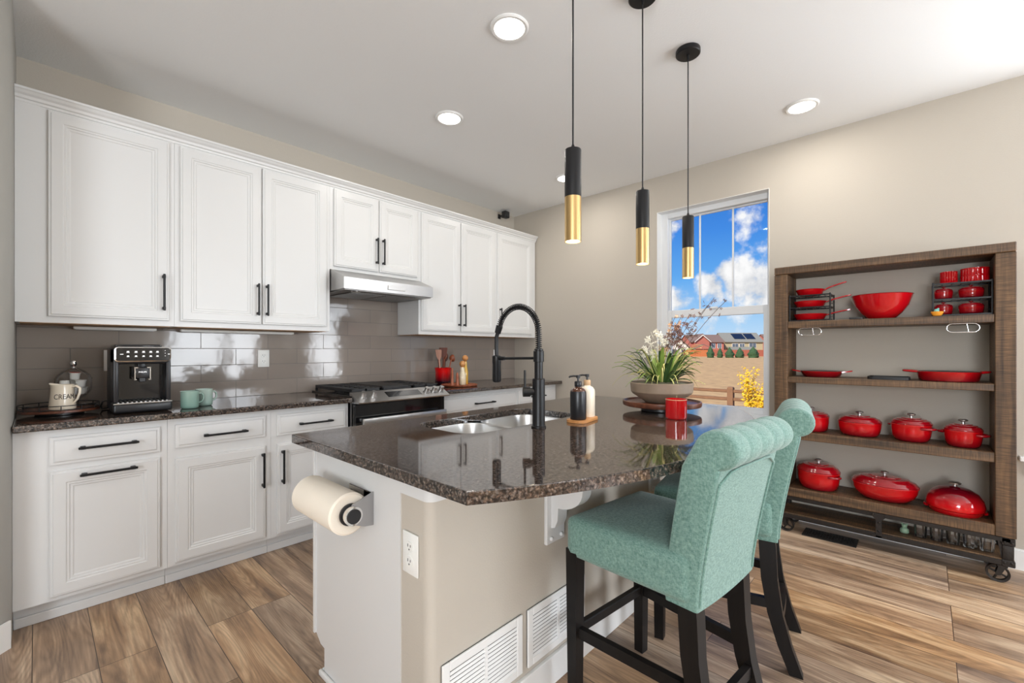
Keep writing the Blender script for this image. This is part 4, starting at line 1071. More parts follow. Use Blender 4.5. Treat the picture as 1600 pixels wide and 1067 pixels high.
b = MB(); b.lathe([(.010, .146), (.009, .156), (.027, .162), (.028, .168), (.02, .173), (.005, .174)], 20, 1, 1); b.build('knob', M['steel'], l, 40)
# second shelf
r = thing('grill_skillet', 'shallow red round grill pan with two side handles on the second shelf', 'pan', (3.625, .514, Z2))
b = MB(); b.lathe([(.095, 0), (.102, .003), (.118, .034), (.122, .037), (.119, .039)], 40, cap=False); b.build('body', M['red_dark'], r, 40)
b = MB(); b.lathe([(.119, .0385), (.115, .034), (.100, .010), (.02, .010)], 40); b.build('interior', M['pan_black'], r, 40, 'black pan interior')
for s in (-1, 1):
    b = MB(); b.loft([[(dx*w, s*y, z+dz) for dx, dz in ((-1, -.004), (1, -.004), (1, .004), (-1, .004))] for y, w, z in ((.114, .030, .034), (.145, .024, .038), (.168, .016, .043))]); b.build('handle', M['red'], r, 50)
r = thing('braiser', 'wide shallow red braiser with two loop handles on the second shelf', 'pan', (3.62, -.098, Z2))
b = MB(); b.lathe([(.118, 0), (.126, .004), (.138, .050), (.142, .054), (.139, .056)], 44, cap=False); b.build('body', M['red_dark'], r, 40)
b = MB(); b.lathe([(.139, .0555), (.134, .050), (.120, .012), (.02, .011)], 44); b.build('interior', M['pan_black'], r, 40, 'dark pan interior')
for s, e in ((-1, .165), (1, .195)):
    b = MB(); pts = [(-.038, s*.132, .052), (-.034, s*(e-.012), .056), (-.016, s*e, .057), (.016, s*e, .057), (.034, s*(e-.012), .056), (.038, s*.132, .052)]; b.tube(pts, .0065, 8); b.build('handle', M['red'], r, 60)
r = thing('griddle_plate', 'flat black iron griddle lying on the second shelf between red pans', 'griddle', (3.60, .165, Z2))
b = MB(); b.prism(rrect(-.085, .085, -.100, .100, .03), 'z', 0, .009); b.build('plate', M['grate'], r, 30)
b = MB(); b.loft_closed([[(p[0]*k1, p[1]*k2, z) for p in rrect(-.085, .085, -.100, .100, .03)] for k1, k2, z in ((1, 1, .0085), (1, 1, .017), (.92, .93, .017), (.92, .93, .0085))]); b.build('rim', M['grate'], r, 30)
# top shelf
r = thing('mixing_bowl', 'big red enamel bowl on the top shelf', 'bowl', (3.60, .200, Z1))
b = MB(); b.lathe([(.060, 0), (.068, .003), (.100, .035), (.130, .080), (.148, .140), (.151, .146), (.148, .148), (.127, .085), (.095, .040), (.02, .012)], 48); b.build('body', M['red'], r, 60)
b = MB(); b.lathe([(.1515, .1455), (.1535, .1475), (.150, .1495), (.148, .148)], 48, cap=False); b.build('rim', M['red_lid'], r, 60)
def rack(label, loc, y0, y1, tiers, d=.17, gx=None):
    root = thing('wire_rack', label, 'rack', loc, 0, 'black wire cookware racks')
    top = tiers[-1]
    for x in (-d/2, d/2):
        for y in (y0, y1):
            b = MB(); b.box(x-.004, x+.004, y-.004, y+.004, 0, top+.008, .001, 1); b.build('upright', M['black'], root, 0)
    for z in tiers:
        b = MB()
        for x in (-d/2, d/2): b.box(x-.003, x+.003, y0, y1, z-.005, z+.003)
        for y in (y0, y1): b.box(-d/2, d/2, y-.003, y+.003, z-.005, z+.003)
        for k in range(1, 6): yy = y0+(y1-y0)*k/6; b.cyl((-d/2, yy, z-.001), (d/2, yy, z-.001), .002, n=6)
        b.build('tier', M['black'], root, 0)
    for y in (y0, y1):
        b = MB()
        for z in (.020, .073, .106, .157):
            b.cyl((-d/2, y, z), (d/2, y, z+.018), .0022, n=6)
        b.build('side_rungs', M['black'], root, 50)
    return root
rack('black wire rack with three red skillets at the left of the top shelf', (3.60, .570, Z1), -.118, .108, [.006, .092, .172])
def skillet(label, z, r_, hy, hz):
    root = thing('skillet', label, 'pan', (3.595, .574, z), 0, 'red skillets on the wire rack')
    b = MB(); b.lathe([(r_*.76, 0), (r_*.82, .003), (r_, .036), (r_*1.03, .038), (r_*1.0, .040)], 36, cap=False); b.build('body', M['red'], root, 40)
    b = MB(); b.lathe([(r_*1.0, .0395), (r_*.97, .036), (r_*.8, .009), (.02, .009)], 36); b.build('interior', M['pan_black'], root, 40, 'black pan interior')
    rings = []
    for t in range(7):
        u = t/6; y = -r_*.97-u*(hy-r_*.97); w = .012+.004*abs(u-.4) if u < .95 else .008; z_ = .030+(hz-.030)*(u**.7)
        rings.append([(dx*w, y, z_+dz) for dx, dz in ((-1, -.004), (.0, -.006), (1, -.004), (1, .003), (0, .005), (-1, .003))])
    b = MB(); b.loft(rings); b.build('handle', M['red'], root, 50)
skillet('small red skillet on the top tier of the left rack', Z1+.1755, .082, .200, .075)
skillet('red skillet on the middle tier of the left rack', Z1+.0955, .094, .225, .068)
skillet('red skillet on the lowest tier of the left rack', Z1+.0095, .096, .222, .060)
rack('black wire rack of small red cocottes at the right of the top shelf', (3.622, -.155, Z1), -.112, .122, [.006, .096, .186], .16)
for z, n in ((.0095, 'lowest'), (.0995, 'upper')):
    for y, rr_, w in ((-.078, .040, 'small'), (-.190, .052, 'larger')):
        pot('cocotte', f'{w} red lidded mini cocotte on the {n} tier of the right rack', 'pot', (3.612, y, Z1+z), rr_, rr_, .036, .012, .9, 'y' if False else None, 'red mini cocottes in the wire rack', 'own')
def ramekin(label, y, z, rr_, h):
    root = thing('ramekin', label, 'ramekin', (3.612, y, z), 0, 'ridged red ramekins on the wire rack')
    n = 72; prof = [(rr_*.93, 0), (rr_*.96, .002), (rr_*.96, h*.8), (rr_*1.0, h*.86), (rr_*1.0, h), (rr_*.93, h), (rr_*.88, .006), (.005, .005)]
    rings = []
    for i, (q, z_) in enumerate(prof):
        rings.append([((q+(.0018*cos(24*2*pi*k/n) if 0 < i < 4 else 0))*cos(2*pi*k/n), (q+(.0018*cos(24*2*pi*k/n) if 0 < i < 4 else 0))*sin(2*pi*k/n), z_) for k in range(n)])
    b = MB(); b.loft(rings); b.build('body', M['red'], root, 40)
for y, rr_, h, w in ((-.100, .036, .034, 'small'), (-.205, .058, .038, 'large')):
    for k, pz in enumerate(('lower', 'upper')):
        ramekin(f'{pz} of two stacked {w} ridged red ramekins on the right rack', y, Z1+.190+k*(h+.0005), rr_, h)
r = thing('trivet', 'small black trivet beside the big red bowl', 'trivet', (3.52, .318, Z1))
b = MB(); b.prism(rrect(-.03, .03, -.034, .034, .010), 'z', 0, .010); b.build('plate', M['grate'], r, 30)
r = thing('figurine', 'little orange and teal ceramic figurine in front of the right rack', 'figurine', (3.512, -.050, Z1))
b = MB(); b.lathe([(.014, 0), (.020, .004), (.026, .018), (.028, .024), (.024, .026), (.005, .024)], 20, .7, 1); b.build('base', M['toy_orange'], r, 60)
b = MB(); b.sphere((0, .002, .030), .012, 12, 8); b.sphere((-.003, -.004, .040), .006, 10, 6); b.build('top', M['toy_teal'], r, 60)
# lower board: glasses and a green figurine
r = thing('figurine', 'mint green ceramic figurine on the board under the bottom shelf', 'figurine', (3.585, .092, Z5))
b = MB(); b.lathe([(.020, 0), (.026, .006), (.026, .03), (.016, .040), (.012, .044)], 16); b.build('body', M['mint'], r, 60)
b = MB(); b.sphere((0, 0, .056), .017, 14, 10); b.sphere((0, -.014, .070), .008, 8, 6); b.sphere((0, .014, .070), .008, 8, 6); b.build('head', M['mint'], r, 60)
r.scale = (.8, .8, .76)
gl = None
G2 = 'clear glass tumblers on the lower board'
spots = [(3.57, .020), (3.57, -.048), (3.57, -.116), (3.57, -.184), (3.57, -.250), (3.645, -.014), (3.645, -.082), (3.645, -.150), (3.645, -.218)]
for k, (x, y) in enumerate(spots):
    if k == 0:
        b = MB(); b.lathe([(.024, 0), (.027, .003), (.031, .082), (.0295, .083), (.025, .008), (.005, .006)], 22)
        gl = b.build('drinking_glass', M['tumbler'], None, 40)
    o = gl if k == 0 else gl.copy()
    if k: COL.objects.link(o)
    o.location = (x, y, Z5+.0005)
    tag(o, 'clear glass tumbler standing on the board under the bottom shelf', 'glass', G2)
# floor register
r = thing('floor_register', 'dark metal floor register under the red cookware shelf', 'vent', (3.565, .460, 0))
b = MB(); b.box(-.075, .075, -.145, .145, .0, .003, .001, 1); b.build('backing', M['dark_slot'], r, 0)
b = MB(); b.box(-.075, .075, -.145, -.125, .003, .007); b.box(-.075, .075, .125, .145, .003, .007); b.box(-.075, -.057, -.125, .125, .003, .007); b.box(.057, .075, -.125, .125, .003, .007); b.box(-.004, .004, -.125, .125, .003, .007)
for k in range(16): yy = -.118+k*.0157; b.box(-.057, .057, yy-.003, yy+.003, .003, .0065)
b.build('grille', M['register'], r, 0)

# ------------------------------------------------------------------ things on the counters
def coffee_machine():
    x0, x1, y0, y1 = .264, .495, 2.955, 3.27; zb = CT
    root = thing('espresso_machine', 'black automatic espresso machine with a silver rimmed button panel', 'coffee machine', ((x0+x1)/2, y0, zb))
    cx = (x0+x1)/2
    def T(o): o.location = (-cx, -y0, -zb); return o
    b = MB()
    b.box(x0, x1, y0+.13, y1, zb+.004, zb+.335, .012, 3)        # rear housing
    b.box(x0, x0+.020, y0+.012, y0+.15, zb+.055, zb+.335, .006, 2); b.box(x1-.020, x1, y0+.012, y0+.15, zb+.055, zb+.335, .006, 2)
    b.box(x0, x1, y0+.012, y0+.15, zb+.250, zb+.335, .010, 3)
    T(b.build('housing', M['blacksoft'], root, 30))
    b = MB(); b.box(x0+.02, x1-.02, y0+.115, y0+.131, zb+.06, zb+.255); T(b.build('brew_recess', M['blackgloss'], root, 0))
    b = MB(); b.box(x0+.012, x1-.03, y0+.06, y1-.03, zb+.334, zb+.352, .008, 2); T(b.build('bean_lid', M['blackgloss'], root, 30))
    # drip tray
    b = MB(); b.box(x0-.004, x1+.004, y0-.008, y0+.14, zb+.003, zb+.052, .012, 3); dt = T(b.build('drip_tray', M['blacksoft'], root, 30))
    b = MB(); b.box(x0-.003, x1+.003, y0-.010, y0-.002, zb+.047, zb+.054, .002, 1); b.build('trim', M['chrome'], dt, 0)
    b = MB()
    for k in range(12): xx = x0+.018+(x1-x0-.036)*k/11; b.box(xx-.0035, xx+.0035, y0+.006, y0+.112, zb+.052, zb+.057)
    b.build('grid', M['steel'], dt, 0)
    # button panel with a silver rim
    def pl(ins, r): return [(p[0], p[1]) for p in rrect(x0+.002+ins, x1-.002-ins, zb+.262+ins, zb+.338-ins, r)]
    b = MB(); b.loft_closed([[(p[0], y, p[1]) for p in pl(i, r_)] for i, r_, y in ((0, .016, y0+.014), (0, .016, y0-.002), (.005, .012, y0-.004), (.005, .012, y0+.010))]); T(b.build('panel_rim', M['chrome'], root, 40))
    b = MB(); b.loft([[(p[0], y, p[1]) for p in pl(.0045, .012)] for y in (y0+.013, y0)]); pn = T(b.build('button_panel', M['blackgloss'], root, 40))
    # lit icons: two rows of little cups
    b = MB(); yy = y0-.0006
    def cup(x, z, s):
        b.prism([(x-s, z+s*.8), (x+s, z+s*.8), (x+s*.7, z-s*.3), (x-s*.7, z-s*.3)], 'y', yy, yy+.0008); b.box(x-s*1.3, x+s*1.3, yy, yy+.0008, z-s*.75, z-s*.5)
    for col, rows in ((.235, (0, 1)), (.37, (0, 1)), (.50, (0, 1)), (.625, (0, 1)), (.745, (0, 1))):
        for rw in rows: cup(x0+(x1-x0)*col, zb+.312-rw*.022, .0052 if rw == 0 else .0045)
    for k in range(3): b.box(x0+.203, x0+.206, yy, yy+.0008, zb+.318-k*.014, zb+.320-k*.014)
    for xx in (x0+.030, x0+.222): b.box(xx-.006, xx+.006, yy, yy+.0008, zb+.299, zb+.302)
    b.build('button_icons', M['icon'], pn, 0, 'lit white button icons')
    # spout
    b = MB(); b.box(cx-.028, cx+.028, y0+.03, y0+.118, zb+.175, zb+.232, .006, 2); b.box(cx-.016, cx+.016, y0+.05, y0+.118, zb+.228, zb+.262, .004, 2); b.box(cx-.014, cx+.014, y0+.035, y0+.06, zb+.155, zb+.178, .003, 1); sp = T(b.build('spout', M['blacksoft'], root, 30))
    b = MB()
    for s in (-1, 1):
        b.box(cx+s*.031-.003, cx+s*.031+.003, y0+.026, y0+.034, zb+.168, zb+.232, .001, 1)
        b.box(min(cx+s*.018, cx+s*.034), max(cx+s*.018, cx+s*.034), y0+.026, y0+.034, zb+.228, zb+.233); b.box(min(cx+s*.024, cx+s*.034), max(cx+s*.024, cx+s*.034), y0+.026, y0+.034, zb+.166, zb+.171)
    b.build('spout_trim', M['chrome'], sp, 0)
    me = text_mesh('PHILIPS', .0105, .0004); b = MB(); b.add_mesh(me, Matrix.Translation((cx, y0+.0294, zb+.207)) @ Matrix.Rotation(pi/2, 4, 'X')); b.build('lettering', M['icon'], sp, 0)
    b = MB(); b.tube([(x0+.004, y1-.03, zb+.05), (x0-.018, y1-.03, zb+.045), (x0-.026, y1-.02, zb+.020), (x0-.020, y1-.02, zb+.0055), (x0+.02, y1+.02, zb+.0055)], .004, 8); T(b.build('cord', M['blacksoft'], root, 60))
coffee_machine()
def mug(label, loc, rz, mat):
    r = thing('mug', label, 'mug', loc, rz, 'green mugs beside the coffee machine')
    b = MB(); b.lathe([(.036, 0), (.041, .004), (.0425, .015), (.0425, .092), (.0435, .095), (.0405, .095), (.0390, .012), (.005, .008)], 32); b.build('body', M[mat], r, 45)
    b = MB(); pts = [(.040, 0, .076), (.058, 0, .078), (.068, 0, .066), (.069, 0, .046), (.060, 0, .030), (.040, 0, .026)]; b.tube(pts, .0055, 8); b.build('handle', M[mat], r, 60)
mug('sage green mug right beside the coffee machine', (.582, 2.985, CT), .25, 'sage')
mug('paler green mug standing just behind the other mug', (.668, 3.075, CT), .3, 'sage_pale')
# wire-railed wooden turntable with a creamer and a jar of pods
r = thing('serving_tray', 'round wooden turntable tray with a black wire rail in the corner', 'tray', (.083, 3.20, CT))
b = MB(); b.lathe([(.085, 0), (.09, .002), (.09, .012), (.085, .014)], 28); b.build('foot', M['blacksoft'], r, 40)
b = MB(); b.lathe([(.142, .014), (.148, .016), (.148, .026), (.142, .028)], 44); b.build('base', M['walnut'], r, 40)
b = MB()
for z, rad in ((.031, .144), (.050, .146)): b.tube([(rad*cos(2*pi*k/40), rad*sin(2*pi*k/40), z) for k in range(40)], .0022, 6, True)
for k in range(12): a = 2*pi*k/12; b.cyl((.144*cos(a), .144*sin(a), .026), (.146*cos(a), .146*sin(a), .051), .002, n=6)
b.build('wire_rail', M['black'], r, 60)
def pitcher():
    r = thing('cream_pitcher', 'cream ceramic pitcher on the wire-railed tray, lettering on its side', 'pitcher', (.090, 3.125, CT+.0285), radians(-40))
    rings = []; n = 40
    for rad, z, sp in ((.044, 0, 0), (.049, .003, 0), (.050, .010, 0), (.0455, .06, 0), (.0425, .105, .004), (.0430, .123, .014), (.041, .123, .014), (.040, .105, .004), (.046, .012, 0), (.005, .008, 0)):
        ring = []
        for k in range(n):
            a = 2*pi*k/n; e = max(0, cos(a-pi))**10*sp; ring.append(((rad+e)*cos(a), (rad+e)*sin(a), z+e*.5*(z > .1)))
        rings.append(ring)
    b = MB(); b.loft(rings); b.build('body', M['cream'], r, 45)
    b = MB(); pts = [(.040, 0, .112), (.062, 0, .116), (.078, 0, .104), (.078, 0, .084), (.066, 0, .050), (.046, 0, .028)]; b.tube(pts, [.005, .006, .006, .006, .005, .004], 8); b.build('handle', M['cream'], r, 60)
    me = text_mesh('CREAM', .030, .0005)
    for v in me.vertices:
        x, y, z = v.co; zz = .064+y*1.15; rad = .0500-.0045*(zz-.010)/.050+.0004+z
        a = -pi/2+radians(48)+x*.85/.047; v.co = (rad*cos(a), rad*sin(a), zz)
    b = MB(); b.add_mesh(me, Matrix.Identity(4)); b.build('lettering', M['iron'], r, 0)
pitcher()
def pod_jar():
    r = thing('glass_jar', 'footed clear glass jar filled with white coffee pods', 'jar', (.135, 3.268, CT+.0285))
    b = MB(); b.lathe([(.040, 0), (.042, .004), (.014, .016), (.013, .028), (.045, .045), (.070, .080), (.074, .115), (.070, .140), (.068, .140), (.072, .114), (.067, .080), (.043, .048), (.005, .036)], 36); b.build('body', M['glass'], r, 45)
    b = MB(); b.lathe([(.072, .1405), (.074, .143), (.064, .162), (.043, .184), (.014, .200), (.012, .200), (.041, .182), (.062, .160), (.068, .1405), (.072, .1405)], 36, cap=False); l = b.build('lid', M['glass'], r, 45)
    b = MB(); b.lathe([(.010, .199), (.006, .207), (.013, .215), (.016, .226), (.010, .237), (.002, .239)], 20); b.build('finial', M['chrome'], l, 45)
    k = 0
    P6 = [(.034*cos(k*2*pi/3+.3), .034*sin(k*2*pi/3+.3), .0795, 0, 0, 0) for k in range(3)]+[(.036*cos(k*2*pi/3+1.35), .036*sin(k*2*pi/3+1.35), .1185, pi*(k == 1), 0, 0) for k in range(3)]+[(.004, -.004, .1585, .10, .05, 1)]
    for (x, y, z, rx, ry, col) in P6:
        q = thing('coffee_pod', ('coffee pod with a red printed lid on top in the glass jar' if col else 'white coffee pod tumbled inside the glass jar'), 'coffee pod', (.135+x, 3.268+y, CT+.0285+z), 0, 'coffee pods in the glass jar')
        q.rotation_euler = (rx, ry, 0)
        b = MB(); b.lathe([(.016, -.018), (.018, -.016), (.021, .014), (.0235, .016), (.0235, .018)], 20); b.build('cup', M['whitepl'], q, 45)
        b = MB(); b.lathe([(.0225, .018), (.021, .0188)], 20); b.build('foil_lid', M['red_label'] if col else M['whitepl'], q, 45)
pod_jar()
r = thing('spoon_rest', 'small white ceramic spoon rest behind the wire-railed tray', 'spoon rest', (.170, 3.425, CT), .2)
b = MB(); b.prism(rrect(-.045, .045, -.02, .02, .016), 'z', 0, .012); b.build('dish', M['whitepl'], r, 40)
b = MB(); b.prism(rrect(-.02, .02, -.013, .013, .01), 'z', .012, .026); b.build('lid', M['whitepl'], r, 40)

# utensil crock and wooden tray right of the range
def crock():
    r = thing('utensil_crock', 'red to black glazed crock full of wooden utensils', 'crock', (2.615, 3.325, CT))
    b = MB(); b.lathe([(.068, 0), (.072, .004), (.074, .02), (.072, .12), (.078, .150), (.081, .156), (.076, .157), (.068, .14), (.067, .02), (.005, .012)], 36); b.build('body', M['crock'], r, 45)
    U = [('spatula', 'pale wooden spatula leaning left out of the red crock', 'utensil_pink', (-.050, -.020), (-.075, -.03), .285, 'flat'),
         ('turner', 'broad dark wooden turner standing in the red crock', 'utensil_dark', (-.018, -.010), (-.012, -.02), .305, 'wide'),
         ('spoon', 'round wooden spoon in the middle of the red crock', 'redwood', (.020, .020), (.038, .022), .290, 'spoon'),
         ('ladle', 'copper coloured ladle leaning right out of the red crock', 'redwood', (.040, -.030), (.095, -.03), .275, 'ladle'),
         ('spoon', 'dark wooden spoon at the back right of the red crock', 'utensil_dark', (.036, .034), (.070, .045), .270, 'spoon'),
         ('spatula', 'dark wooden spatula at the back of the red crock', 'utensil_dark', (-.022, .034), (-.04, .03), .280, 'flat')]
    for nm, lab, mt, base, tip, L_, kind in U:
        q = thing('wooden_'+nm, lab, 'utensil', (2.615+base[0]*.6, 3.325+base[1]*.6, CT+.022), 0, 'wooden utensils in the red crock')
        d = Vector((tip[0]-base[0]*.6, tip[1]-base[1]*.6, L_)); q.rotation_mode = 'QUATERNION'; q.rotation_quaternion = d.to_track_quat('Z', 'Y')
        b = MB(); b.cyl((0, 0, 0), (0, 0, L_*.78), .0055, .0065, 10); b.build('handle', M[mt], q, 60)
        b = MB(); zt = L_*.75
        if kind in ('flat', 'wide'):
            w = .030 if kind == 'flat' else .044
            b.loft([[(dx*a, dy*.004, z) for dx, dy in ((-1, -1), (1, -1), (1, 1), (-1, 1))] for a, z in ((.008, zt), (w*.8, zt+.03), (w, zt+.085), (w*.92, zt+.095))])
        elif kind == 'spoon': b.sphere((0, 0, zt+.035), .036, 16, 10, (.8, .25, 1.2))
        else:
            prof = [(.036*cos(a), -.036*sin(a)) for a in [radians(t) for t in range(0, 91, 15)]]+[(.031*cos(a), -.031*sin(a)) for a in [radians(t) for t in range(90, -1, -15)]]
            MM = Matrix.Translation((0.01, -.02, zt+.03)) @ Matrix.Rotation(radians(70), 4, 'X')
            b.lathe([(max(.0005, p), z) for p, z in prof], 20, M=MM)
        b.build('head', M[mt], q, 60)
crock()
TX, TY = 2.600, 3.070
r = thing('serving_tray', 'round reddish wooden tray on the counter right of the range', 'tray', (TX, TY, CT))
b = MB(); b.lathe([(.15, 0), (.16, .003), (.165, .014), (.16, .016), (.15, .010), (.005, .010)], 44); b.build('body', M['redwood'], r, 40)
for dx, dy, h, lab in ((-.112, -.035, .155, 'taller slim wooden pepper mill on the round tray'), (-.062, -.045, .115, 'shorter slim wooden pepper mill on the round tray')):
    q = thing('pepper_mill', lab, 'pepper mill', (TX+dx, TY+dy, CT+.0105), 0, 'slim wooden mills on the round tray')
    b = MB(); b.lathe([(.016, 0), (.017, .003), (.013, .012), (.012, h*.70), (.013, h*.72)], 20); b.build('body', M['redwood'], q, 40)
    b = MB(); b.lathe([(.013, h*.722), (.012, h*.78), (.008, h*.93), (.004, h*.98), (.001, h)], 20); b.build('head', M['redwood'], q, 40)
for dx, dy, h, rad, mt, lab in ((.020, -.020, .155, .032, 'pasta', 'short glass bottle of pale dry goods with a wooden ball stopper'), (.095, .030, .205, .027, 'oil', 'tall yellow bottle with a wooden ball stopper')):
    q = thing('stoppered_bottle', lab, 'bottle', (TX+dx, TY+dy, CT+.0105), 0, 'bottles with wooden ball stoppers')
    b = MB(); b.lathe([(rad*.92, 0), (rad, .004), (rad, h*.52), (rad*.85, h*.64), (rad*.62, h*.80), (rad*.60, h*1.0)], 28); b.build('body', M[mt], q, 40)
    b = MB(); b.cyl((0, 0, h), (0, 0, h+.006), rad*.5, n=16); b.sphere((0, 0, h+.006+.026), .028, 18, 12); b.build('stopper', M['oakwood'], q, 60)

# soap set
ang = math.atan2(.018, .10)
r = thing('soap_tray', 'small honey coloured wooden tray under the two soap bottles', 'tray', (1.706, 1.146, CT), ang)
b = MB(); b.prism(rrect(-.095, .088, -.047, .047, .03), 'z', 0, .012); b.build('body', M['oakwood'], r, 30)
def soap(label, x, y, body, cap, shoulder=None):
    r = thing('soap_bottle', label, 'soap bottle', (x, y, CT+.0125), 0, 'pump bottles on the wooden tray')
    b = MB(); b.lathe([(.034, 0), (.036, .003), (.036, .118), (.034, .126)] if shoulder else [(.034, 0), (.036, .003), (.036, .115), (.034, .126), (.027, .136), (.016, .142), (.0145, .146)], 32); b.build('body', M[body], r, 40)
    if shoulder: b = MB(); b.lathe([(.0342, .1255), (.0335, .128), (.027, .137), (.016, .142), (.0145, .146)], 32); b.build('shoulder', M[shoulder], r, 40, 'amber glass shoulder')
    b = MB(); b.lathe([(.0155, .146), (.0165, .148), (.0165, .166), (.014, .170)], 24); b.build('collar', M[cap], r, 40)
    b = MB(); b.cyl((0, 0, .169), (0, 0, .186), .0045, n=12); b.cyl((0, 0, .184), (0, 0, .197), .009, .0095, 16)
    d = Vector((-.78, .62, 0)); b.tube([Vector((0, 0, .192)), d*.022+Vector((0, 0, .193)), d*.038+Vector((0, 0, .191)), d*.042+Vector((0, 0, .186))], .0042, 8); b.build('pump', M['blacksoft'], r, 40)
soap('black pump soap bottle with an amber shoulder beside the sink', 1.655, 1.137, 'blacksoft', 'blacksoft', 'amber')
soap('ivory pump soap bottle with a tan collar behind the black one', 1.755, 1.155, 'soap_white', 'soap_cap')

# turntable, planter, candle
PX, PY = 2.275, 1.030
r = thing('lazy_susan', 'round dark wooden lazy susan under the planter', 'tray', (PX, PY, CT))
b = MB(); b.lathe([(.10, 0), (.105, .003), (.105, .022), (.10, .025)], 36); b.build('foot', M['blacksoft'], r, 40)
b = MB(); b.lathe([(.188, .026), (.197, .028), (.200, .034), (.200, .052), (.193, .054), (.188, .044), (.005, .043)], 56); b.build('plate', M['walnut'], r, 40)
def planter():
    z0 = CT+.0435
    r = thing('planter_bowl', 'brown ceramic bowl planted with spiky leaves and orchids', 'planter', (PX, PY, z0))
    b = MB(); b.lathe([(.078, 0), (.084, .003), (.150, .048), (.157, .058), (.161, .104), (.157, .108), (.150, .100), (.14, .07), (.01, .06)], 52); b.build('bowl', M['concrete'], r, 24)
    b = MB(); b.lathe([(.150, .094), (.120, .104), (.06, .110), (.005, .112)], 30); b.build('moss', M['soil'], r, 50)
    rnd = random.Random(4)
    def blade(b, a, L_, w, lift, droop, r0=.02, twist=0):
        base = Vector((r0*cos(a), r0*sin(a), .104)); d = Vector((cos(a), sin(a), 0)); s = Vector((-sin(a), cos(a), 0)); rings = []
        n = 9
        for k in range(n+1):
            u = k/n; p = base+d*(L_*u*(1-.15*u))+Vector((0, 0, lift*math.sin(min(1, u*1.15)*pi/2)-droop*u**2.6)); ww = w*(.55+.9*u if u < .4 else .91*(1-(u-.4)/.6)**.8+.02)
            sd = (s+Vector((0, 0, twist*u))).normalized(); up = Vector((0, 0, 1))
            rings.append([p-sd*ww+up*ww*.35, p-up*.0012, p+sd*ww+up*ww*.35, p+up*.0012])
        b.loft(rings)
    for nm, mt, cnt, Lr, wr, lr, dr in (('leaves', 'leaf_dark', 40, (.15, .25), (.008, .015), (.04, .19), (.0, .07)), ('leaves', 'leaf', 50, (.16, .28), (.006, .012), (.05, .20), (.0, .09)), ('leaves', 'leaf_tip', 46, (.17, .31), (.003, .007), (.03, .22), (.0, .20))):
        b = MB()
        for k in range(cnt):
            a = rnd.uniform(0, 2*pi); lf = rnd.uniform(*lr)
            blade(b, a, rnd.uniform(*Lr)*(1-.35*(lf/.22)), rnd.uniform(*wr), lf, rnd.uniform(*dr)*(1-lf/.30), rnd.uniform(.01, .06), rnd.uniform(-.4, .4))
        b.build(nm, M[mt], r, 60, {'leaf': 'bright green spiky leaves', 'leaf_dark': 'dark green strap leaves', 'leaf_tip': 'thin yellow green leaves'}[mt])
    def stem(p0, p1, bend, rad=.0022):
        p0 = Vector(p0); p1 = Vector(p1); m = (p0+p1)/2+Vector(bend); return [p0*(1-t)**2+m*2*t*(1-t)+p1*t*t for t in [k/9 for k in range(10)]]
    def flower(b, c, s, tilt):
        R = Matrix.Translation(c) @ Matrix.Rotation(tilt[0], 4, 'X') @ Matrix.Rotation(tilt[1], 4, 'Y')
        for k in range(5):
            a = 2*pi*k/5; q = [Vector((0, 0, 0)), Vector((cos(a-.35)*s*.6, sin(a-.35)*s*.6, s*.25)), Vector((cos(a)*s, sin(a)*s, s*.18)), Vector((cos(a+.35)*s*.6, sin(a+.35)*s*.6, s*.25))]
            top = [R @ p for p in q]; bot = [R @ (p+Vector((0, 0, -.0012))) for p in q]; b.loft([bot, top])
    # camera-right on plan is (.68,-.73): sprays lean both ways
    rt = Vector((.6816, -.7317, 0))
    sprays = [('petal_white', [(-.09, .30), (-.05, .35), (-.01, .385), (-.065, .27), (.0, .32)], .022, 8), ('petal_peach', [(.12, .46), (.065, .455), (.02, .31)], .017, 7),
              ('petal_brown', [(.06, .36), (.10, .40), (.135, .46), (.175, .44), (.09, .45), (.155, .37)], .0135, 19), ('petal_brown', [(.24, .515), (.295, .56), (.335, .545)], .012, 6)]
    st = MB()
    for mt, ends, s, cnt in sprays:
        fb = MB()
        for (rx, z) in ends:
            tip = rt*rx+Vector((rnd.uniform(-.02, .02), rnd.uniform(-.02, .02), z)); pts = stem((rx*.1, rnd.uniform(-.02, .02), .104), tip, rt*(-.02)+Vector((0, 0, .05))); st.tube(pts, .0013, 6)
            for k in range(cnt):
                t = rnd.uniform(.62 if mt != 'petal_brown' else .50, 1.0); i = min(8, int(t*9)); c = pts[i].lerp(pts[i+1], t*9-i)+Vector((rnd.uniform(-1, 1), rnd.uniform(-1, 1), rnd.uniform(-1, 1)))*(.022 if mt != 'petal_brown' else .034)
                flower(fb, c, s*rnd.uniform(.7, 1.1), (rnd.uniform(-1.5, 1.5), rnd.uniform(-1.5, 1.5)))
        fb.build('blossoms', M[mt], r, 0, {'petal_white': 'white orchid blossoms', 'petal_peach': 'peach blossoms', 'petal_brown': 'brown blossoms'}[mt])
    st.build('stems', M['stem'], r, 60)
planter()
r = thing('candle', 'red glass jar candle at the edge of the lazy susan', 'candle', (2.052, .857, CT))
b = MB(); b.lathe([(.044, 0), (.047, .003), (.048, .010), (.048, .088), (.0485, .092), (.045, .092), (.044, .072), (.043, .071), (.002, .071)], 36); b.build('jar', M['candle_glass'], r, 40)
b = MB(); b.lathe([(.0489, .0885), (.0492, .090), (.0489, .0915)], 36, cap=False); b.cyl((0, 0, .071), (0, 0, .082), .001, n=6); b.build('rim', M['petal_peach'], r, 40)

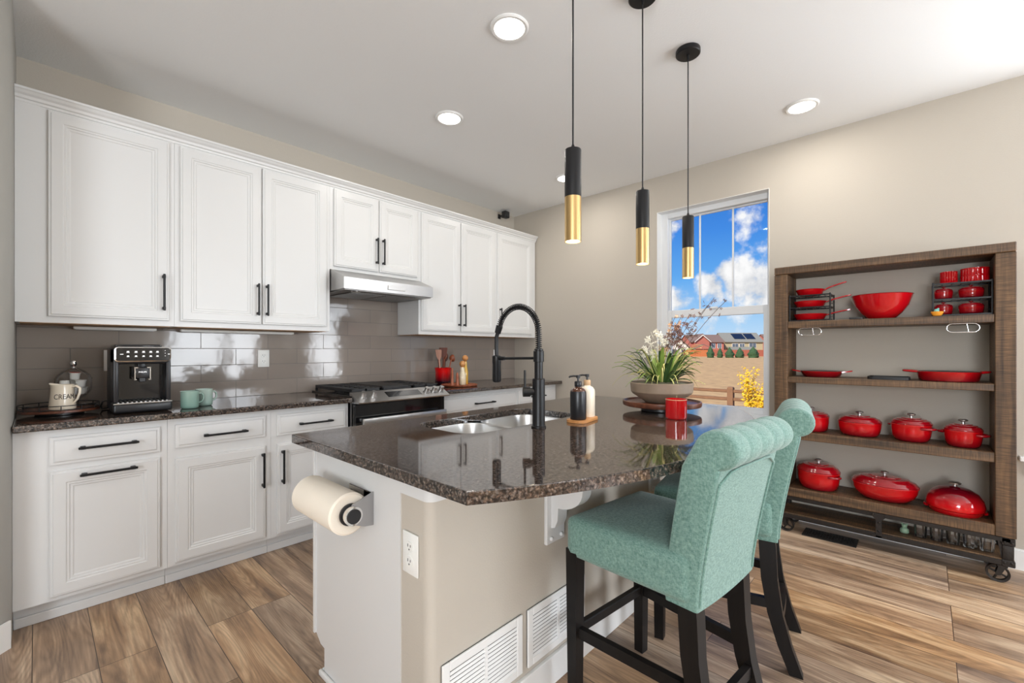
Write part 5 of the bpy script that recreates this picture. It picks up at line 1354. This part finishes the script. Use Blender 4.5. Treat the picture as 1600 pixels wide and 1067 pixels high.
# ------------------------------------------------------------------ outside the window
YAW = radians(42.97); FW = Vector((cos(YAW), sin(YAW), 0)); RT = Vector((sin(YAW), -cos(YAW), 0))
def gz(d): return -1.2+max(0, d-10)*.005
M['grass'] = simple('dry_grass', srgb(186, 150, 100), .95, noise=.5, nscale=1.6, bump=.25, bscale=6)
M['ext_red'] = simple('brick_red_siding', srgb(176, 104, 88), .8, noise=.08, nscale=3)
M['ext_tan'] = simple('olive_tan_siding', srgb(176, 160, 126), .8, noise=.06, nscale=3)
M['ext_white'] = simple('pale_siding', srgb(222, 214, 206), .8)
M['roof_grey'] = simple('grey_shingle_roof', srgb(128, 126, 116), .9, noise=.1, nscale=4)
M['roof_brown'] = simple('brown_shingle_roof', srgb(120, 98, 88), .9, noise=.1, nscale=4)
M['solar'] = simple('solar_panel', (.012, .016, .026, 1), .3)
M['evergreen'] = simple('evergreen_foliage', srgb(52, 78, 46), .9, noise=.5, nscale=3, bump=1, bscale=4)
M['fence_wood'] = simple('weathered_fence_wood', srgb(122, 88, 62), .85, noise=.3, nscale=6)
M['fence_red'] = simple('reddish_board_fence', srgb(190, 112, 66), .85, noise=.15, nscale=2)
M['brick'] = simple('red_brick_wall', srgb(164, 92, 72), .9, noise=.15, nscale=4)
M['yellow_leaf'] = simple('yellow_autumn_leaf', srgb(236, 184, 30), .7, noise=.35, nscale=9)
M['twig'] = simple('grey_twig', srgb(110, 92, 70), .9)
M['win_dark'] = simple('dark_house_glass', (.10, .12, .15, 1), .15)
b = MB(); rows = []
rnd = random.Random(9)
for i, d in enumerate((0, 6, 10, 16, 24, 34, 46, 60, 76, 94, 116, 140, 170, 220, 320)):
    rows.append([b.bm.verts.new((XR+.2+FW.x*d+RT.x*l, FW.y*d+RT.y*l, gz(d)+(rnd.uniform(-.05, .05) if d > 20 else 0)+(max(0, d-150)*.012))) for l in (-160, -90, -50, -25, -12, -4, 4, 12, 20, 30, 45, 65, 90, 130, 190, 260)])
for A, B in zip(rows[:-1], rows[1:]):
    for k in range(len(A)-1): b._face([A[k], A[k+1], B[k+1], B[k]])
# keep the ground outside the house: drop everything behind the window wall
bmesh.ops.bisect_plane(b.bm, geom=b.bm.verts[:]+b.bm.edges[:]+b.bm.faces[:], plane_co=(XR+.165, 0, 0), plane_no=(-1, 0, 0), clear_outer=True)
o = struct('ground', b, M['grass'], 60)
def at_px(u, d): 
    p = FW*d+RT*((u-800)/693*d); return Vector((p.x, p.y, gz(d)))
# split-rail fence along the lot line
fy = [y for y in (-.39, 2.05, 4.49, 6.93, 9.37)]
fx = 14.95; fz = gz(13.5)
root = thing('rail_fence', 'weathered split rail fence in the dry field outside the window', 'fence', (fx, 4.49, fz))
for y in fy:
    b = MB(); b.loft([[(dx*.085*w, y-4.49+dy*.085*w, z) for dx, dy in ((-1, -1), (1, -1), (1, 1), (-1, 1))] for z, w in ((0, 1), (1.22, 1), (1.26, .8))]); b.build('post', M['fence_wood'], root, 0)
for y0, y1 in zip(fy[:-1], fy[1:]):
    for z in (.34, .62, .88, 1.13):
        b = MB(); b.loft([[(dx*.035, y-4.49, z+dz*.050) for dx, dz in ((-1, -.8), (0, -1.1), (1, -.7), (1, .8), (0, 1), (-1, .8))] for y in (y0-.03, (y0+y1)/2, y1+.03)]); b.build('rail', M['fence_wood'], root, 40)
# yellow bush by the fence
def leaf_cloud(b, c, rad, n, s, rnd, squash=1.0, hollow=.4):
    for k in range(n):
        v = Vector((rnd.gauss(0, 1), rnd.gauss(0, 1), rnd.gauss(0, 1))).normalized()*rad*rnd.uniform(hollow, 1)
        p = Vector(c)+Vector((v.x, v.y, v.z*squash)); a = Vector((rnd.uniform(-1, 1), rnd.uniform(-1, 1), rnd.uniform(-1, 1))).normalized(); q = a.orthogonal().normalized()
        w = s*rnd.uniform(.6, 1.2); b.quad(p-a*w, p-q*w*.45, p+a*w, p+q*w*.45)
def shrub(name, label, u, d, rad, h, n, s, mt, grp=None, twigs=7):
    rnd = random.Random(int(u)); p = at_px(u, d); root = thing(name, label, 'bush', p, 0, grp)
    b = MB(); tw = MB()
    for k in range(twigs):
        a = 2*pi*k/twigs+rnd.uniform(-.4, .4); tip = Vector((cos(a)*rad*.7, sin(a)*rad*.7, h*rnd.uniform(.7, 1)))
        tw.tube([(0, 0, 0), tip*.5+Vector((0, 0, h*.12)), tip], [.02, .012, .004], 5)
        for t in (.45, .65, .85, 1): leaf_cloud(b, tip*t+Vector((0, 0, h*.06)), rad*.36, n//(twigs*4), s, rnd, 1.0, .1)
    b.build('foliage', M[mt], root, 0); tw.build('stems', M['twig'], root, 60)
shrub('yellow_bush', 'yellow autumn bush next to the split rail fence outside', 1190, 10.6, .50, 1.62, 3000, .038, 'yellow_leaf', None, 12)
shrub('yellow_sapling', 'thin yellow leaved sapling in the field beyond the fence', 1169, 21, .55, 1.5, 240, .06, 'yellow_leaf', None, 6)
# evergreen bushes in front of the houses
for u, w, h, lab in ((1110, 1.9, 3.1, 'narrow evergreen shrub in front of the red brick house'), (1125, 1.5, 2.6, 'small evergreen shrub between the red house and the tan house'), (1140, 2.2, 2.7, 'left of the two wide evergreen shrubs before the tan house'), (1156, 2.2, 2.6, 'right of the two wide evergreen shrubs before the tan house'), (1177, 2.7, 2.9, 'evergreen shrub near the right end of the tan house')):
    d = 112; rnd = random.Random(u); root = thing('evergreen_shrub', lab, 'shrub', at_px(u, d), 0, 'evergreen shrubs before the houses')
    b = MB(); rings = []; n = 18
    for k in range(13):
        t = k/12; rr_ = w/2*(.80+.5*t if t < .3 else .95*(1-((t-.3)/.7)**1.25))+.02
        rings.append([(rr_*rnd.uniform(.72, 1.16)*cos(2*pi*j/n), rr_*rnd.uniform(.72, 1.16)*sin(2*pi*j/n), h*t+rnd.uniform(-.06, .06)) for j in range(n)])
    b.loft(rings); b.build('foliage', M['evergreen'], root, 75)
    b = MB(); b.cyl((0, 0, -.3), (0, 0, .5), .12, n=8); b.build('trunk', M['twig'], root, 40)
# houses: local x to the right, y away from the camera
def house(label, u0, u1, d, eave, ridge, wall, roof, depth=9, axis='x', windows=(), solar=None, porch=None, base=None, gable=None):
    w = (u1-u0)/693*d; c = at_px((u0+u1)/2, d); root = thing('house', label, 'house', c, YAW-pi/2)
    hw = w/2
    b = MB(); b.box(-hw, hw, 0, depth, -1, eave); b.build('walls', M[wall], root, 0)
    ov = .45
    if axis == 'x':   # ridge parallel to the street
        b = MB(); b.prism([(-ov, eave-.12), (depth/2, ridge), (depth+ov, eave-.12), (depth+ov, eave+.08), (depth/2, ridge+.2), (-ov, eave+.08)], 'x', -hw-ov*.6, hw+ov*.6); b.build('roof', M[roof], root, 0)
        b = MB(); b.prism([(0, eave-.05), (depth, eave-.05), (depth/2, ridge)], 'x', -hw+.02, hw-.02); b.build('gable_wall', M[wall], root, 0)
    else:
        b = MB(); b.prism([(-hw-ov, eave-.12), (0, ridge), (hw+ov, eave-.12), (hw+ov, eave+.08), (0, ridge+.2), (-hw-ov, eave+.08)], 'y', -ov, depth+ov); b.build('roof', M[roof], root, 0)
        b = MB(); b.prism([(-hw, eave-.05), (hw, eave-.05), (0, ridge)], 'y', 0.0, depth); b.build('gable_wall', M[wall], root, 0)
    for wx, wz, ww, wh in windows:
        b = MB(); b.box(wx-ww/2-.12, wx+ww/2+.12, -.10, .02, wz-wh/2-.12, wz+wh/2+.12); f = b.build('window', M['ext_white'], root, 0)
        b = MB(); b.box(wx-ww/2, wx-.05, -.13, -.09, wz-wh/2, wz+wh/2); b.box(wx+.05, wx+ww/2, -.13, -.09, wz-wh/2, wz+wh/2); b.build('pane', M['win_dark'], f, 0)
    if solar:
        sl = (ridge-eave+.1)/(depth/2+ov)
        for x0, x1 in solar:
            b = MB(); y0, y1 = depth*.10, depth*.43
            b.loft([[(x0, y0, eave+.12+(y0+ov)*sl*.98), (x1, y0, eave+.12+(y0+ov)*sl*.98), (x1, y1, eave+.12+(y1+ov)*sl*.98), (x0, y1, eave+.12+(y1+ov)*sl*.98)], [(x0, y0, eave+.22+(y0+ov)*sl*.98), (x1, y0, eave+.22+(y0+ov)*sl*.98), (x1, y1, eave+.22+(y1+ov)*sl*.98), (x0, y1, eave+.22+(y1+ov)*sl*.98)]]); b.build('solar_panel', M['solar'], root, 0)
    if porch:
        x0, x1, pz, kind = porch
        for xx in (x0+.2, (x0+x1)/2, x1-.2):
            b = MB(); b.box(xx-.12, xx+.12, -2.6, -2.36, -1, pz); b.build('porch_post', M['ext_white'], root, 0)
        b = MB()
        if kind == 'shed': b.prism([(-2.9, pz), (0, pz+1.0), (0, pz+1.2), (-2.9, pz+.2)], 'x', x0, x1)
        else: b.prism([(x0-.3, pz), (x1+.3, pz), (x1+.3, pz+.2), ((x0+x1)/2, pz+1.7), (x0-.3, pz+.2)], 'y', -2.9, 1)
        b.build('porch_roof', M[roof], root, 0)
        if kind != 'shed':
            b = MB(); b.prism([(x0, pz+.12), (x1, pz+.12), ((x0+x1)/2, pz+1.42)], 'y', -2.95, -2.88); b.build('porch_gable', M[wall], root, 0)
        b = MB(); b.box(x0+.4, x1-.4, -.06, .0, -1, pz-.3); b.build('porch_opening', M['win_dark'], root, 0)
    if gable:
        x0, x1, ez, rz_ = gable
        b = MB(); b.box(x0, x1, -1.2, .5, -1, ez); b.prism([(x0, ez), (x1, ez), ((x0+x1)/2, rz_)], 'y', -1.2, 2.5); b.build('front_gable', M[wall], root, 0)
        b = MB(); b.prism([(x0-.4, ez-.1), ((x0+x1)/2, rz_), (x1+.4, ez-.1), (x1+.4, ez+.12), ((x0+x1)/2, rz_+.25), (x0-.4, ez+.12)], 'y', -1.6, 3); b.build('gable_roof', M[roof], root, 0)
        b = MB()
        b.prism([(x0-.4, ez-.15), ((x0+x1)/2, rz_-.05), (x1+.4, ez-.15), (x1+.4, ez-.45), ((x0+x1)/2, rz_-.40), (x0-.4, ez-.45)], 'y', -1.66, -1.6); b.build('fascia', M['ext_white'], root, 0)
    return root
house('tan two storey house with dark solar panels on its grey roof', 1132, 1192, 150, 4.5, 7.6, 'ext_tan', 'roof_grey', 9, 'x',
      [(-2.9, 3.15, 1.9, 1.5), (-.6, 3.15, 1.5, 1.5), (3.0, 3.3, 2.2, 1.5), (3.6, .7, 2, 1.6), (-4.6, .7, 2.0, 1.6)], [(-2.6, 1.2), (1.6, 4.6)], (-5.6, 2.8, 1.7, 'shed'))
house('brick red two storey house with a gabled front porch', 1079, 1131, 146, 4.4, 6.8, 'ext_red', 'roof_brown', 9, 'x',
      [(2.0, 3.2, 1.1, 1.5), (4.0, 3.2, 1.1, 1.5), (2.2, .9, 1.8, 1.5)], None, (-5.2, .4, 2.0, 'gable'), None, (-4.4, .2, 4.7, 6.9))
house('pale grey house half hidden behind the orchids', 1046, 1076, 140, 2.6, 5.4, 'ext_white', 'roof_grey', 8, 'y', [(-1.5, 1.2, 1.2, 1.8), (1.3, 1.2, 1.2, 1.8)])
def yard_fence(label, u0, u1, d, h, mt):
    w = (u1-u0)/693*d; root = thing('board_fence', label, 'fence', at_px((u0+u1)/2, d), YAW-pi/2)
    b = MB(); n = int(w/.3)
    for k in range(n): x = -w/2+w*k/n; b.box(x+.01, x+w/n-.01, -.03, .03, -.3, h)
    b.build('boards', M[mt], root, 0)
    b = MB(); b.box(-w/2, w/2, .03, .10, .3, .42); b.box(-w/2, w/2, .03, .10, h-.4, h-.28); b.build('rails', M[mt], root, 0)
yard_fence('orange wooden yard fence in front of the red house', 1068, 1106, 128, 1.9, 'fence_red')
yard_fence('long brick red yard fence running in front of the tan house', 1106, 1225, 132, 1.9, 'brick')
house('distant brown roofed house past the tan one', 1200, 1262, 160, 4.6, 7.4, 'ext_red', 'roof_brown', 9, 'x', [(-3, 3.2, 1.6, 1.5), (2, 3.2, 1.6, 1.5)])

# rest things a hair above what carries them
bpy.context.view_layer.update()
for o in list(COL.objects):
    if o.parent is None and o.get('category') in ('pot', 'pan', 'griddle', 'bowl', 'rack', 'trivet', 'figurine', 'mug', 'tray', 'crock', 'planter', 'candle', 'faucet', 'soap bottle', 'spoon rest', 'coffee machine', 'ramekin', 'jar', 'pitcher', 'bottle', 'pepper mill'):
        o.location.z += .0007
    if o.parent is None and o.get('category') == 'outlet' and o.location.y > 3: o.location.y -= .0007
